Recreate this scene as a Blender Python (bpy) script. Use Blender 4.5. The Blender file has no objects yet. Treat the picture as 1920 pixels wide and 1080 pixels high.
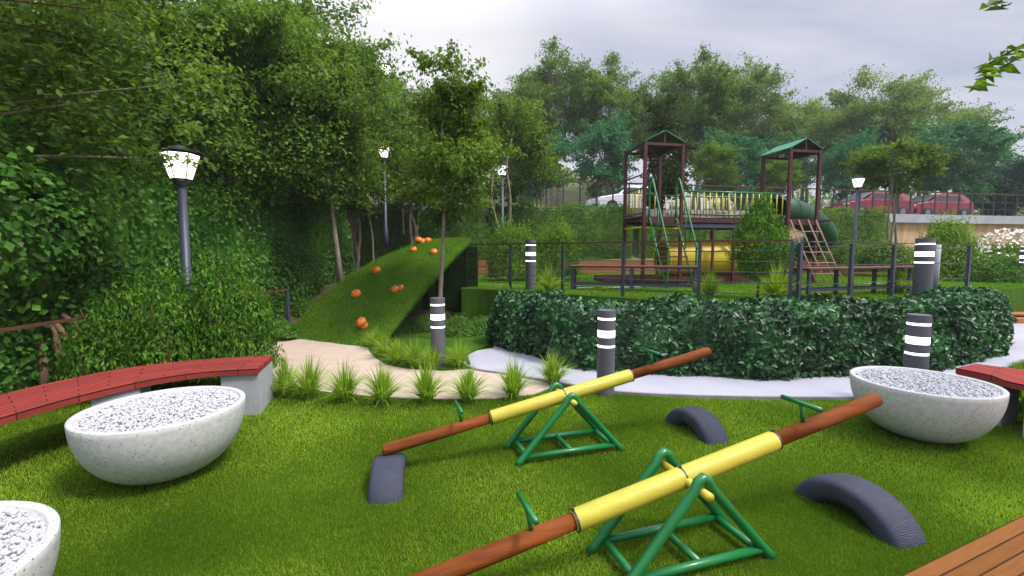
import bpy, math, random
import numpy as np
from mathutils import Vector, Matrix

R = math.radians
random.seed(7)
rng = np.random.default_rng(11)
sc = bpy.context.scene
col = sc.collection

# ------------------------------------------------------------------ camera
EYE = 1.6; F = 850.0; TP = 65.0 / 850.0
pitch = math.atan(TP)
cam_d = bpy.data.cameras.new("camera"); cam = bpy.data.objects.new("camera", cam_d); col.objects.link(cam)
cam.location = (0, 0, EYE); cam.rotation_euler = (R(90) - pitch, 0, 0)
cam_d.sensor_width = 36; cam_d.lens = F / 1920 * 36; cam_d.clip_start = 0.05; cam_d.clip_end = 2000
sc.camera = cam

# ------------------------------------------------------------------ world, sun
SUN_EL, SUN_AZ = R(57), R(118)      # azimuth from +Y towards +X
w = bpy.data.worlds.new("World"); sc.world = w; w.use_nodes = True
nt = w.node_tree; N = nt.nodes; L = nt.links
N.clear()
out = N.new("ShaderNodeOutputWorld"); bg = N.new("ShaderNodeBackground"); bg.inputs[1].default_value = 0.10
sky = N.new("ShaderNodeTexSky"); sky.sky_type = 'NISHITA'; sky.sun_disc = False
sky.sun_elevation = SUN_EL; sky.sun_rotation = SUN_AZ; sky.air_density = 1.2; sky.dust_density = 2.5
tc = N.new("ShaderNodeTexCoord"); sep = N.new("ShaderNodeSeparateXYZ"); L.new(tc.outputs["Generated"], sep.inputs[0])
zz = N.new("ShaderNodeMath"); zz.operation = 'ADD'; zz.inputs[1].default_value = 0.22; L.new(sep.outputs[2], zz.inputs[0])
zm = N.new("ShaderNodeMath"); zm.operation = 'MAXIMUM'; zm.inputs[1].default_value = 0.08; L.new(zz.outputs[0], zm.inputs[0])
dv = N.new("ShaderNodeVectorMath"); dv.operation = 'DIVIDE'; L.new(tc.outputs["Generated"], dv.inputs[0])
cb = N.new("ShaderNodeCombineXYZ")
for i in range(3): L.new(zm.outputs[0], cb.inputs[i])
L.new(cb.outputs[0], dv.inputs[1])
mp = N.new("ShaderNodeMapping"); mp.inputs["Scale"].default_value = (0.75, 1.7, 0.4); mp.inputs["Rotation"].default_value = (0, 0, 0.35)
L.new(dv.outputs[0], mp.inputs[0])
nz = N.new("ShaderNodeTexNoise"); nz.inputs["Scale"].default_value = 1.5; nz.inputs["Detail"].default_value = 7; nz.inputs["Roughness"].default_value = 0.52
nz.inputs["Distortion"].default_value = 0.5
L.new(mp.outputs[0], nz.inputs["Vector"])
cr = N.new("ShaderNodeValToRGB"); L.new(nz.outputs["Fac"], cr.inputs[0])
e = cr.color_ramp.elements
e[0].position = 0.30; e[0].color = (4.3, 4.75, 6.0, 1)
e[1].position = 0.66; e[1].color = (7.2, 7.1, 7.9, 1)
m = cr.color_ramp.elements.new(0.48); m.color = (5.6, 5.8, 6.9, 1)
# thin bright cloud on the left of the sky
dotn = N.new("ShaderNodeVectorMath"); dotn.operation = 'DOT_PRODUCT'
bd = Vector((-0.30, 0.86, 0.44)).normalized(); dotn.inputs[1].default_value = bd
nrm = N.new("ShaderNodeVectorMath"); nrm.operation = 'NORMALIZE'; L.new(tc.outputs["Generated"], nrm.inputs[0]); L.new(nrm.outputs[0], dotn.inputs[0])
mr = N.new("ShaderNodeMapRange"); mr.interpolation_type = 'SMOOTHSTEP'
mr.inputs["From Min"].default_value = 0.90; mr.inputs["From Max"].default_value = 1.0; L.new(dotn.outputs["Value"], mr.inputs["Value"])
mxb = N.new("ShaderNodeMix"); mxb.data_type = 'RGBA'; L.new(mr.outputs[0], mxb.inputs[0]); L.new(cr.outputs[0], mxb.inputs[6]); mxb.inputs[7].default_value = (9.4, 9.2, 9.4, 1)
mx = N.new("ShaderNodeMix"); mx.data_type = 'RGBA'; mx.inputs[0].default_value = 0.90
L.new(sky.outputs[0], mx.inputs[6]); L.new(mxb.outputs[2], mx.inputs[7])
el_ = N.new("ShaderNodeSeparateXYZ"); L.new(nrm.outputs[0], el_.inputs[0])
mr2 = N.new("ShaderNodeMapRange"); mr2.inputs["From Min"].default_value = 0.42; mr2.inputs["From Max"].default_value = 1.0; mr2.inputs["To Min"].default_value = 0.80; mr2.inputs["To Max"].default_value = 2.6
L.new(el_.outputs[2], mr2.inputs["Value"])
vs_ = N.new("ShaderNodeVectorMath"); vs_.operation = 'SCALE'; L.new(mx.outputs[2], vs_.inputs[0]); L.new(mr2.outputs[0], vs_.inputs["Scale"])
L.new(vs_.outputs[0], bg.inputs[0]); L.new(bg.outputs[0], out.inputs[0])

sd = bpy.data.lights.new("sun", 'SUN'); sd.energy = 2.8; sd.angle = R(12); sd.color = (1, 0.95, 0.86)
so = bpy.data.objects.new("sun", sd); col.objects.link(so)
d = Vector((math.sin(SUN_AZ) * math.cos(SUN_EL), math.cos(SUN_AZ) * math.cos(SUN_EL), math.sin(SUN_EL)))
so.rotation_euler = d.to_track_quat('Z', 'Y').to_euler(); so.location = (0, 0, 30)

sc.view_settings.view_transform = 'Standard'; sc.view_settings.look = 'None'
sc.view_settings.exposure = 0.50; sc.view_settings.gamma = 1.0
sc.cycles.max_bounces = 6; sc.cycles.diffuse_bounces = 3; sc.cycles.transmission_bounces = 3
sc.cycles.volume_bounces = 0; sc.cycles.use_denoising = True
sc.cycles.sample_clamp_indirect = 4

# ------------------------------------------------------------------ measuring
cp, sp = math.cos(pitch), math.sin(pitch)
def ray(px, py):
    u = (px - 960) / F; v = (540 - py) / F
    return Vector((u, cp + v * sp, -sp + v * cp))
def G(px, py, z=0.0):
    r = ray(px, py); t = (z - EYE) / r.z
    return Vector((r.x * t, r.y * t, z))
def P(px, py, Y):
    r = ray(px, py); t = Y / r.y
    return Vector((r.x * t, Y, EYE + r.z * t))

# ------------------------------------------------------------------ materials
MAT = {}
def nodemat(name):
    m = bpy.data.materials.new(name); m.use_nodes = True
    m.node_tree.nodes.clear(); MAT[name] = m
    return m, m.node_tree.nodes, m.node_tree.links
def mat(name, c1, c2=None, scale=8, rough=0.6, bump=0.0, bscale=40, metal=0.0, detail=4, coat=0.0, stretch=None, spec=0.5):
    m, n, l = nodemat(name)
    o = n.new("ShaderNodeOutputMaterial"); b = n.new("ShaderNodeBsdfPrincipled"); l.new(b.outputs[0], o.inputs[0])
    b.inputs["Roughness"].default_value = rough; b.inputs["Metallic"].default_value = metal
    b.inputs["Coat Weight"].default_value = coat; b.inputs["Specular IOR Level"].default_value = spec
    t = n.new("ShaderNodeTexCoord"); mp = n.new("ShaderNodeMapping"); l.new(t.outputs["Object"], mp.inputs[0])
    if stretch: mp.inputs["Scale"].default_value = stretch
    c2 = c2 or tuple(x * 0.75 for x in c1)
    ns = n.new("ShaderNodeTexNoise"); ns.inputs["Scale"].default_value = scale; ns.inputs["Detail"].default_value = detail
    l.new(mp.outputs[0], ns.inputs["Vector"])
    r = n.new("ShaderNodeValToRGB"); l.new(ns.outputs["Fac"], r.inputs[0])
    r.color_ramp.elements[0].position = 0.33; r.color_ramp.elements[0].color = (*c2, 1)
    r.color_ramp.elements[1].position = 0.67; r.color_ramp.elements[1].color = (*c1, 1)
    l.new(r.outputs[0], b.inputs["Base Color"])
    if bump:
        bn = n.new("ShaderNodeTexNoise"); bn.inputs["Scale"].default_value = bscale; bn.inputs["Detail"].default_value = 6
        l.new(mp.outputs[0], bn.inputs["Vector"])
        bp = n.new("ShaderNodeBump"); bp.inputs["Strength"].default_value = bump; bp.inputs["Distance"].default_value = 0.02
        l.new(bn.outputs["Fac"], bp.inputs["Height"]); l.new(bp.outputs[0], b.inputs["Normal"])
    return m
def leafmat(name, cols, trans=0.35, rough=0.55, nscale=0.9, tcol=None, spec=.22, amp=1.5):
    """leaf colours picked per leaf, with clumps of lighter and darker growth"""
    m, n, l = nodemat(name)
    o = n.new("ShaderNodeOutputMaterial"); b = n.new("ShaderNodeBsdfPrincipled"); tr = n.new("ShaderNodeBsdfTranslucent")
    mixs = n.new("ShaderNodeMixShader"); mixs.inputs[0].default_value = trans
    g = n.new("ShaderNodeNewGeometry"); t = n.new("ShaderNodeTexCoord")
    ns = n.new("ShaderNodeTexNoise"); ns.inputs["Scale"].default_value = nscale; ns.inputs["Detail"].default_value = 3
    l.new(t.outputs["Object"], ns.inputs["Vector"])
    a = n.new("ShaderNodeMath"); a.operation = 'MULTIPLY_ADD'; a.inputs[1].default_value = 0.55
    s = n.new("ShaderNodeMath"); s.operation = 'MULTIPLY_ADD'; s.inputs[1].default_value = amp; s.inputs[2].default_value = .23 - amp / 2
    l.new(ns.outputs["Fac"], s.inputs[0]); l.new(g.outputs["Random Per Island"], a.inputs[0]); l.new(s.outputs[0], a.inputs[2])
    r = n.new("ShaderNodeValToRGB"); l.new(a.outputs[0], r.inputs[0])
    els = r.color_ramp.elements
    els[0].position = 0.05; els[0].color = (*cols[0], 1); els[1].position = 0.95; els[1].color = (*cols[-1], 1)
    for i, c in enumerate(cols[1:-1]):
        q = els.new(0.05 + 0.9 * (i + 1) / (len(cols) - 1)); q.color = (*c, 1)
    l.new(r.outputs[0], b.inputs["Base Color"]); b.inputs["Roughness"].default_value = rough
    b.inputs["Specular IOR Level"].default_value = spec
    tm = n.new("ShaderNodeMix"); tm.data_type = 'RGBA'; tm.blend_type = 'MULTIPLY'; tm.inputs[0].default_value = 1
    l.new(r.outputs[0], tm.inputs[6]); tm.inputs[7].default_value = (*(tcol or (1.9, 1.7, 0.7)), 1)
    l.new(tm.outputs[2], tr.inputs[0])
    l.new(b.outputs[0], mixs.inputs[1]); l.new(tr.outputs[0], mixs.inputs[2]); l.new(mixs.outputs[0], o.inputs[0])
    return m
def emis(name, c, s):
    m, n, l = nodemat(name)
    o = n.new("ShaderNodeOutputMaterial"); e = n.new("ShaderNodeEmission"); e.inputs[0].default_value = (*c, 1); e.inputs[1].default_value = s
    l.new(e.outputs[0], o.inputs[0]); return m

mat('lawn_soil', (.050, .095, .004), (.030, .060, .003), .9, 0.95, 0.5, 90, detail=8, spec=.03)
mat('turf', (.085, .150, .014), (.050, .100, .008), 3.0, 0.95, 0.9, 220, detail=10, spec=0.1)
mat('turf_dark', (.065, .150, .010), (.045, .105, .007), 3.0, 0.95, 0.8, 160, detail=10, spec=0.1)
mat('beige_path', (.54, .43, .35), (.48, .37, .295), 5, 0.8, 0.25, 160, detail=8)
mat('white_path', (.42, .42, .49), (.36, .36, .43), 1.5, 0.7, 0.15, 120, detail=8)
mat('kerb', (.30, .29, .30), (.22, .21, .22), 6, 0.8, 0.2, 90)
mat('soil', (.10, .055, .03), (.05, .035, .02), 7, 0.95, 0.8, 30)
mat('asphalt', (.07, .07, .075), (.05, .05, .055), 10, 0.9, 0.3, 200)
mat('hill', (.15, .18, .045), (.105, .105, .06), 0.12, 0.95, 0.5, 5, detail=9)
mat('metal_grey', (.070, .076, .115), (.055, .060, .095), 5, 0.45, 0.05, 90, metal=0.25)
mat('metal_dark', (.035, .035, .045), None, 5, 0.5)
mat('bollard_paint', (.125, .125, .15), (.105, .106, .13), 3, 0.5, 0.05, 120, metal=0.1)
mat('maroon', (.095, .022, .026), (.06, .015, .018), 7, 0.4, 0.08, 60)
mat('brown_rail', (.12, .045, .025), (.08, .028, .018), 9, 0.55, 0.15, 60)
mat('play_green', (.008, .165, .040), (.006, .13, .030), 5, 0.38, 0.03, 70, coat=0.15)
mat('slide_green', (.006, .065, .02), (.005, .05, .016), 3, 0.45, 0.02, 20)
mat('roof_green', (.02, .22, .11), (.015, .17, .08), 4, 0.5)
mat('play_yellow', (.58, .53, .03), (.5, .44, .02), 4, 0.4, 0.03, 60)
mat('tunnel_yellow', (.52, .43, .015), (.50, .33, .012), 1.2, 0.5, 0.02, 20)
mat('orange_plastic', (.78, .21, .02), (.66, .14, .015), 6, 0.4, 0.1, 30)
mat('beam_yellow', (.53, .46, .050), (.45, .39, .036), 9, 0.5, 0.10, 60, stretch=(0.6, 2, 2))
mat('beam_brown', (.24, .066, .013), (.12, .032, .007), 7, 0.7, 0.25, 50, spec=.15, stretch=(0.35, 3, 3), detail=7)
mat('rope', (.42, .27, .20), (.30, .18, .13), 40, 0.9, 0.6, 300)
mat('concrete', (.38, .39, .42), (.32, .33, .36), 7, 0.85, 0.2, 60)
mat('slab', (.42, .42, .47), (.34, .34, .39), 2, 0.85, 0.15, 40)
mat('wall_beige', (.60, .42, .28), (.42, .24, .12), 1.6, 0.9, 0.2, 20, stretch=(1.5, 1.5, .25), detail=8)
mat('terracotta', (.36, .14, .05), (.25, .085, .035), 4, 0.8, 0.2, 40, stretch=(.4, .4, 6))
mat('bark_pale', (.30, .26, .19), (.14, .12, .09), 14, 0.9, 0.7, 30, stretch=(1, 1, .35))
mat('bark_brown', (.22, .125, .075), (.10, .055, .035), 14, 0.9, 0.9, 30, stretch=(1, 1, .5))
mat('pebble', (.60, .60, .63), (.48, .48, .52), 22, 0.65, 0.1, 90)
mat('grass_blade_base', (.10, .17, .02))
mat('car_white', (.72, .73, .78), (.68, .69, .74), 2, 0.3, coat=0.6)
mat('car_red', (.24, .010, .022), (.20, .008, .02), 2, 0.3, coat=0.6)
mat('car_silver', (.45, .48, .52), (.42, .45, .5), 2, 0.3, coat=0.6)
mat('glass_dark', (.02, .025, .035), None, 2, 0.08)
mat('tyre_black', (.02, .02, .022), None, 8, 0.8)
mat('rim_metal', (.4, .4, .42), None, 8, 0.3, metal=0.9)
mat('flower_white', (.80, .78, .74), (.7, .62, .6), 10, 0.7)
emis('lamp_glow', (1.0, .93, .80), 2.4)
emis('band_glow', (.96, .97, 1.0), 1.9)
leafmat('leaf_ivy', [(.024, .075, .011), (.060, .175, .022), (.15, .32, .045)], 0.25, 0.45, 0.8)
leafmat('leaf_near', [(.032, .075, .008), (.080, .160, .016), (.18, .29, .03)], 0.4, 0.5, 0.6)
leafmat('leaf_olive', [(.036, .078, .008), (.085, .165, .016), (.18, .29, .03)], 0.35, 0.6, 0.7)
leafmat('leaf_mid', [(.040, .095, .013), (.095, .195, .024), (.19, .32, .045)], 0.35, 0.6, 0.5)
leafmat('leaf_teal', [(.024, .090, .036), (.052, .18, .070), (.11, .28, .12)], 0.35, 0.6, 0.5, (1.3, 1.6, 1.0))
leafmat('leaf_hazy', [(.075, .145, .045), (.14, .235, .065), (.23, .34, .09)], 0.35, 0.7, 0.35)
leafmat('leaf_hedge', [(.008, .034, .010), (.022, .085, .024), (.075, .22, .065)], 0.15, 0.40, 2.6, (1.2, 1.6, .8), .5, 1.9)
leafmat('leaf_bright', [(0.0500, 0.1187, 0.0075), (0.1063, 0.2375, 0.0150), (0.2000, 0.3750, 0.0375)], 0.4, 0.5, 1.8)
leafmat('leaf_soft', [(0.0465, 0.1240, 0.0155), (0.0853, 0.2015, 0.0248), (0.1395, 0.2790, 0.0465)], 0.35, 0.6, 2.0)
leafmat('leaf_shrub', [(.022, .068, .005), (.065, .185, .012), (.17, .34, .03)], 0.35, 0.5, 4.0)
leafmat('leaf_dark_olive', [(.016, .034, .006), (.040, .070, .010), (.085, .13, .016)], 0.3, 0.6, 0.9)
leafmat('leaf_dark_blue', [(0.0144, 0.0480, 0.0300), (0.0264, 0.0780, 0.0420), (0.0480, 0.1200, 0.0600)], 0.25, 0.6, 0.6, (1, 1.4, 1))
leafmat('blade_tuft', [(.11, .22, .015), (.26, .40, .04), (.50, .62, .12)], 0.4, 0.5, 3.0, (1.4, 1.5, .7))
leafmat('blade_lawn', [(.066, .138, .010), (.180, .290, .022), (.36, .50, .055)], 0.35, 1.0, 0.60, (1.2, 1.5, .5), 0.0, 2.8)
leafmat('blade_terrace', [(.07, .17, .006), (.13, .27, .012), (.21, .37, .025)], 0.35, 0.9, 0.55, (1.3, 1.5, .6), 0.05)

# terrazzo for the planters
m, n, l = nodemat('terrazzo')
o = n.new("ShaderNodeOutputMaterial"); b = n.new("ShaderNodeBsdfPrincipled"); l.new(b.outputs[0], o.inputs[0]); b.inputs["Roughness"].default_value = .55
t = n.new("ShaderNodeTexCoord"); vo = n.new("ShaderNodeTexVoronoi"); vo.inputs["Scale"].default_value = 60; l.new(t.outputs["Object"], vo.inputs["Vector"])
no = n.new("ShaderNodeTexNoise"); no.inputs["Scale"].default_value = 28; no.inputs["Detail"].default_value = 5; l.new(t.outputs["Object"], no.inputs["Vector"])
wn = n.new("ShaderNodeSeparateColor"); l.new(vo.outputs["Color"], wn.inputs[0])
lt = n.new("ShaderNodeMath"); lt.operation = 'LESS_THAN'; lt.inputs[1].default_value = 0.16; l.new(wn.outputs[0], lt.inputs[0])
ld = n.new("ShaderNodeMath"); ld.operation = 'LESS_THAN'; ld.inputs[1].default_value = 0.30; l.new(vo.outputs["Distance"], ld.inputs[0])
mm = n.new("ShaderNodeMath"); mm.operation = 'MULTIPLY'; l.new(lt.outputs[0], mm.inputs[0]); l.new(ld.outputs[0], mm.inputs[1])
base = n.new("ShaderNodeValToRGB"); l.new(no.outputs["Fac"], base.inputs[0])
base.color_ramp.elements[0].position = .35; base.color_ramp.elements[0].color = (.50, .50, .49, 1); base.color_ramp.elements[1].position = .65; base.color_ramp.elements[1].color = (.60, .60, .60, 1)
mc = n.new("ShaderNodeMix"); mc.data_type = 'RGBA'; l.new(mm.outputs[0], mc.inputs[0]); l.new(base.outputs[0], mc.inputs[6]); mc.inputs[7].default_value = (.22, .22, .2, 1)
l.new(mc.outputs[2], b.inputs["Base Color"])
bp = n.new("ShaderNodeBump"); bp.inputs["Strength"].default_value = .25; bp.inputs["Distance"].default_value = .004; l.new(no.outputs["Fac"], bp.inputs["Height"]); l.new(bp.outputs[0], b.inputs["Normal"])

# worn rubber with cross grooves
m, n, l = nodemat('rubber')
o = n.new("ShaderNodeOutputMaterial"); b = n.new("ShaderNodeBsdfPrincipled"); l.new(b.outputs[0], o.inputs[0]); b.inputs["Roughness"].default_value = .75
t = n.new("ShaderNodeTexCoord"); mp = n.new("ShaderNodeMapping"); l.new(t.outputs["UV"], mp.inputs[0])
wv = n.new("ShaderNodeTexWave"); wv.bands_direction = 'X'; wv.inputs["Scale"].default_value = 14; wv.inputs["Distortion"].default_value = 9; wv.inputs["Detail"].default_value = 3; wv.inputs["Detail Scale"].default_value = 1.5
l.new(mp.outputs[0], wv.inputs["Vector"])
no = n.new("ShaderNodeTexNoise"); no.inputs["Scale"].default_value = 9; no.inputs["Detail"].default_value = 6; l.new(t.outputs["Object"], no.inputs["Vector"])
rr = n.new("ShaderNodeValToRGB"); l.new(no.outputs["Fac"], rr.inputs[0]); rr.color_ramp.elements[0].color = (.018, .021, .038, 1); rr.color_ramp.elements[1].color = (.050, .057, .090, 1)
l.new(rr.outputs[0], b.inputs["Base Color"])
bp = n.new("ShaderNodeBump"); bp.inputs["Strength"].default_value = .45; bp.inputs["Distance"].default_value = .005; l.new(wv.outputs["Fac"], bp.inputs["Height"]); l.new(bp.outputs[0], b.inputs["Normal"])

# red slats: boards with dark joints along the bench, blocks across
def slats(name, c1, c2, across, along, wob=0.0):
    m, n, l = nodemat(name)
    o = n.new("ShaderNodeOutputMaterial"); b = n.new("ShaderNodeBsdfPrincipled"); l.new(b.outputs[0], o.inputs[0]); b.inputs["Roughness"].default_value = .8; b.inputs["Specular IOR Level"].default_value = .2
    t = n.new("ShaderNodeTexCoord"); mp = n.new("ShaderNodeMapping"); l.new(t.outputs["UV"], mp.inputs[0])
    br = n.new("ShaderNodeTexBrick"); br.inputs["Scale"].default_value = 1; br.inputs["Brick Width"].default_value = along; br.inputs["Row Height"].default_value = across
    br.inputs["Mortar Size"].default_value = .0045; br.inputs["Color1"].default_value = (*c1, 1); br.inputs["Color2"].default_value = (*c2, 1); br.inputs["Mortar"].default_value = (c2[0] * .25, c2[1] * .25, c2[2] * .25, 1)
    l.new(mp.outputs[0], br.inputs["Vector"])
    no = n.new("ShaderNodeTexNoise"); no.inputs["Scale"].default_value = 6; no.inputs["Detail"].default_value = 6
    m2 = n.new("ShaderNodeMapping"); m2.inputs["Scale"].default_value = (1, 9, 1); l.new(t.outputs["UV"], m2.inputs[0]); l.new(m2.outputs[0], no.inputs["Vector"])
    mg = n.new("ShaderNodeMapRange"); mg.inputs["To Min"].default_value = .65; mg.inputs["To Max"].default_value = 1.3; l.new(no.outputs["Fac"], mg.inputs["Value"])
    mc = n.new("ShaderNodeVectorMath"); mc.operation = 'SCALE'; l.new(br.outputs["Color"], mc.inputs[0]); l.new(mg.outputs[0], mc.inputs["Scale"])
    l.new(mc.outputs[0], b.inputs["Base Color"])
    bp = n.new("ShaderNodeBump"); bp.invert = True; bp.inputs["Strength"].default_value = .6; bp.inputs["Distance"].default_value = .006; l.new(br.outputs["Fac"], bp.inputs["Height"]); l.new(bp.outputs[0], b.inputs["Normal"])
    return m
slats('red_slats', (.30, .045, .036), (.22, .032, .028), .085, .45)
slats('deck_boards', (.21, .080, .018), (.175, .064, .014), .075, 2.2)

# ------------------------------------------------------------------ mesh helpers
def rawobj(name, V, Fc, material, parent=None, smooth=False, uv=None):
    me = bpy.data.meshes.new(name)
    V = np.asarray(V, dtype=np.float32)
    if isinstance(Fc, np.ndarray):
        k = Fc.shape[1]
        me.vertices.add(len(V)); me.vertices.foreach_set('co', V.ravel())
        me.loops.add(Fc.size); me.loops.foreach_set('vertex_index', Fc.astype(np.int32).ravel())
        me.polygons.add(len(Fc)); me.polygons.foreach_set('loop_start', np.arange(0, Fc.size, k, dtype=np.int32))
        me.update(calc_edges=True); me.validate()
    else:
        me.from_pydata([tuple(v) for v in V.tolist()], [], Fc); me.update()
    if smooth:
        me.polygons.foreach_set('use_smooth', [True] * len(me.polygons))
    if uv is not None:
        ul = me.uv_layers.new(name="UVMap")
        vi = np.zeros(len(me.loops), dtype=np.int32); me.loops.foreach_get('vertex_index', vi)
        ul.data.foreach_set('uv', np.asarray(uv, dtype=np.float32)[vi].ravel())
    if isinstance(material, str): material = MAT[material]
    me.materials.append(material)
    o = bpy.data.objects.new(name, me); col.objects.link(o)
    if parent is not None: o.parent = parent
    return o
class MB:
    def __init__(s): s.V = []; s.F = []
    def add(s, V, Fc):
        k = len(s.V); s.V += [tuple(v) for v in V]; s.F += [tuple(i + k for i in f) for f in Fc]; return s
    def box(s, c, size, rz=0, bev=0.0, rx=0, ry=0):
        hx, hy, hz = size[0] / 2, size[1] / 2, size[2] / 2
        M = Matrix.Rotation(rz, 3, 'Z') @ Matrix.Rotation(ry, 3, 'Y') @ Matrix.Rotation(rx, 3, 'X')
        if bev <= 0:
            P8 = [(-hx, -hy, -hz), (hx, -hy, -hz), (hx, hy, -hz), (-hx, hy, -hz), (-hx, -hy, hz), (hx, -hy, hz), (hx, hy, hz), (-hx, hy, hz)]
            Fc = [(0, 3, 2, 1), (4, 5, 6, 7), (0, 1, 5, 4), (1, 2, 6, 5), (2, 3, 7, 6), (3, 0, 4, 7)]
        else:
            b = min(bev, hx * .9, hy * .9, hz * .9); rings = []
            for z, ins in ((-hz, b), (-hz + b, 0), (hz - b, 0), (hz, b)):
                x, y = hx - ins, hy - ins; q = b if ins == 0 else b * .5
                rings.append([(-x + q, -y, z), (x - q, -y, z), (x, -y + q, z), (x, y - q, z), (x - q, y, z), (-x + q, y, z), (-x, y - q, z), (-x, -y + q, z)])
            P8 = [p for r in rings for p in r]
            Fc = [tuple(range(7, -1, -1)), tuple(range(24, 32))]
            for r in range(3):
                for i in range(8): Fc.append((r * 8 + i, r * 8 + (i + 1) % 8, r * 8 + 8 + (i + 1) % 8, r * 8 + 8 + i))
        return s.add([M @ Vector(p) + Vector(c) for p in P8], Fc)
    def tube(s, pts, r, seg=10, caps=True):
        pts = [Vector(p) for p in pts]; n = len(pts)
        rad = list(r) if hasattr(r, '__len__') else [r] * n
        V = []; up = None
        for i, p in enumerate(pts):
            t = (pts[min(i + 1, n - 1)] - pts[max(i - 1, 0)]).normalized()
            if up is None:
                a = Vector((0, 0, 1)) if abs(t.z) < .9 else Vector((1, 0, 0)); up = (a - t * a.dot(t)).normalized()
            else:
                up = (up - t * up.dot(t)); up = up.normalized() if up.length > 1e-5 else t.orthogonal().normalized()
            sd = t.cross(up)
            for k in range(seg):
                a = 2 * math.pi * k / seg; V.append(p + (up * math.cos(a) + sd * math.sin(a)) * rad[i])
        Fc = [(i * seg + k, i * seg + (k + 1) % seg, (i + 1) * seg + (k + 1) % seg, (i + 1) * seg + k) for i in range(n - 1) for k in range(seg)]
        if caps: Fc += [tuple(range(seg - 1, -1, -1)), tuple(range((n - 1) * seg, n * seg))]
        return s.add(V, Fc)
    def lathe(s, prof, seg=24, c=(0, 0, 0), sx=1, sy=1, rz=0, caps=False, a0=0):
        V = []; n = len(prof)
        for (r, z) in prof:
            for k in range(seg):
                a = 2 * math.pi * k / seg + a0; x, y = r * math.cos(a) * sx, r * math.sin(a) * sy
                V.append((c[0] + x * math.cos(rz) - y * math.sin(rz), c[1] + x * math.sin(rz) + y * math.cos(rz), c[2] + z))
        Fc = [(i * seg + k, i * seg + (k + 1) % seg, (i + 1) * seg + (k + 1) % seg, (i + 1) * seg + k) for i in range(n - 1) for k in range(seg)]
        if caps: Fc += [tuple(range(seg - 1, -1, -1)), tuple(range((n - 1) * seg, n * seg))]
        return s.add(V, Fc)
    def poly(s, pts, z0, z1):
        n = len(pts)
        a = sum(pts[i][0] * pts[(i + 1) % n][1] - pts[(i + 1) % n][0] * pts[i][1] for i in range(n))
        if a < 0: pts = pts[::-1]
        V = [(p[0], p[1], z0) for p in pts] + [(p[0], p[1], z1) for p in pts]
        Fc = [tuple(range(n - 1, -1, -1)), tuple(range(n, 2 * n))] + [(i, (i + 1) % n, n + (i + 1) % n, n + i) for i in range(n)]
        return s.add(V, Fc)
    def build(s, name, m, parent=None, smooth=False):
        return rawobj(name, s.V, s.F, m, parent, smooth)
def tag(o, label=None, cat=None, group=None, kind=None):
    if label: o['label'] = label
    if cat: o['category'] = cat
    if group: o['group'] = group
    if kind: o['kind'] = kind
    return o
def empty(name, loc=(0, 0, 0), rz=0, sc_=1.0):
    o = bpy.data.objects.new(name, None); o.location = loc; o.rotation_euler = (0, 0, rz); o.scale = (sc_,) * 3 if not hasattr(sc_, '__len__') else sc_
    o.empty_display_size = .1; col.objects.link(o); return o
def copy_tree(root, loc, rz=0, s=1.0, label=None, parent=None):
    c = root.copy(); col.objects.link(c)
    if parent is None:
        c.location = loc; c.rotation_euler = (0, 0, rz); c.scale = (s,) * 3 if not hasattr(s, '__len__') else s
        if label: c['label'] = label
    else: c.parent = parent
    for ch in list(root.children): copy_tree(ch, None, parent=c)
    return c
def spline(pts, n=8, closed=False):
    pts = [Vector(p) for p in pts]; m = len(pts); outp = []
    rngi = range(m) if closed else range(m - 1)
    for i in rngi:
        p0 = pts[(i - 1) % m] if closed or i > 0 else pts[0]; p1 = pts[i]; p2 = pts[(i + 1) % m]
        p3 = pts[(i + 2) % m] if closed or i + 2 < m else pts[-1]
        for k in range(n):
            t = k / n
            outp.append(.5 * ((2 * p1) + (p2 - p0) * t + (2 * p0 - 5 * p1 + 4 * p2 - p3) * t * t + (3 * p1 - p0 - 3 * p2 + p3) * t ** 3))
    if not closed: outp.append(pts[-1])
    return outp

# ---- foliage
def unit(v): return v / np.maximum(np.linalg.norm(v, axis=1, keepdims=True), 1e-6)
def leafcloud(C, Nn, size, aspect=.55, jitter=.5, fold=.25, droop=0.0, updir=0.0):
    """one folded rhombic leaf per point; returns V, F"""
    n = len(C)
    nn = unit(Nn + rng.normal(0, jitter, (n, 3)))
    a = unit(np.cross(nn, rng.normal(0, 1, (n, 3)) + np.array([0, 0, droop])))
    a[:, 2] -= abs(droop) * .3; a = unit(a)
    if updir:
        a = unit(rng.normal(0, .5, (n, 3)) + np.array([0, 0, updir])); a = unit(a - nn * (a * nn).sum(1, keepdims=True))
    b = unit(np.cross(nn, a)); nn = np.cross(a, b)
    s = (size * rng.uniform(.6, 1.3, n))[:, None]
    base = C - a * s * .5; tip = C + a * s * .5 - nn * s * .08
    l_ = C + b * s * aspect * .5 + nn * s * fold * .5 - a * s * .06; r_ = C - b * s * aspect * .5 + nn * s * fold * .5 - a * s * .06
    V = np.stack([base, r_, tip, l_], 1).reshape(-1, 3)
    i = np.arange(n)[:, None] * 4
    Fc = np.concatenate([i + np.array([[0, 1, 2]]), i + np.array([[0, 2, 3]])], 1).reshape(-1, 3)
    return V, Fc
def join(parts):
    Vs, Fs, k = [], [], 0
    for V, Fc in parts:
        Vs.append(V); Fs.append(Fc + k); k += len(V)
    return np.concatenate(Vs), np.concatenate(Fs)
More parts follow.
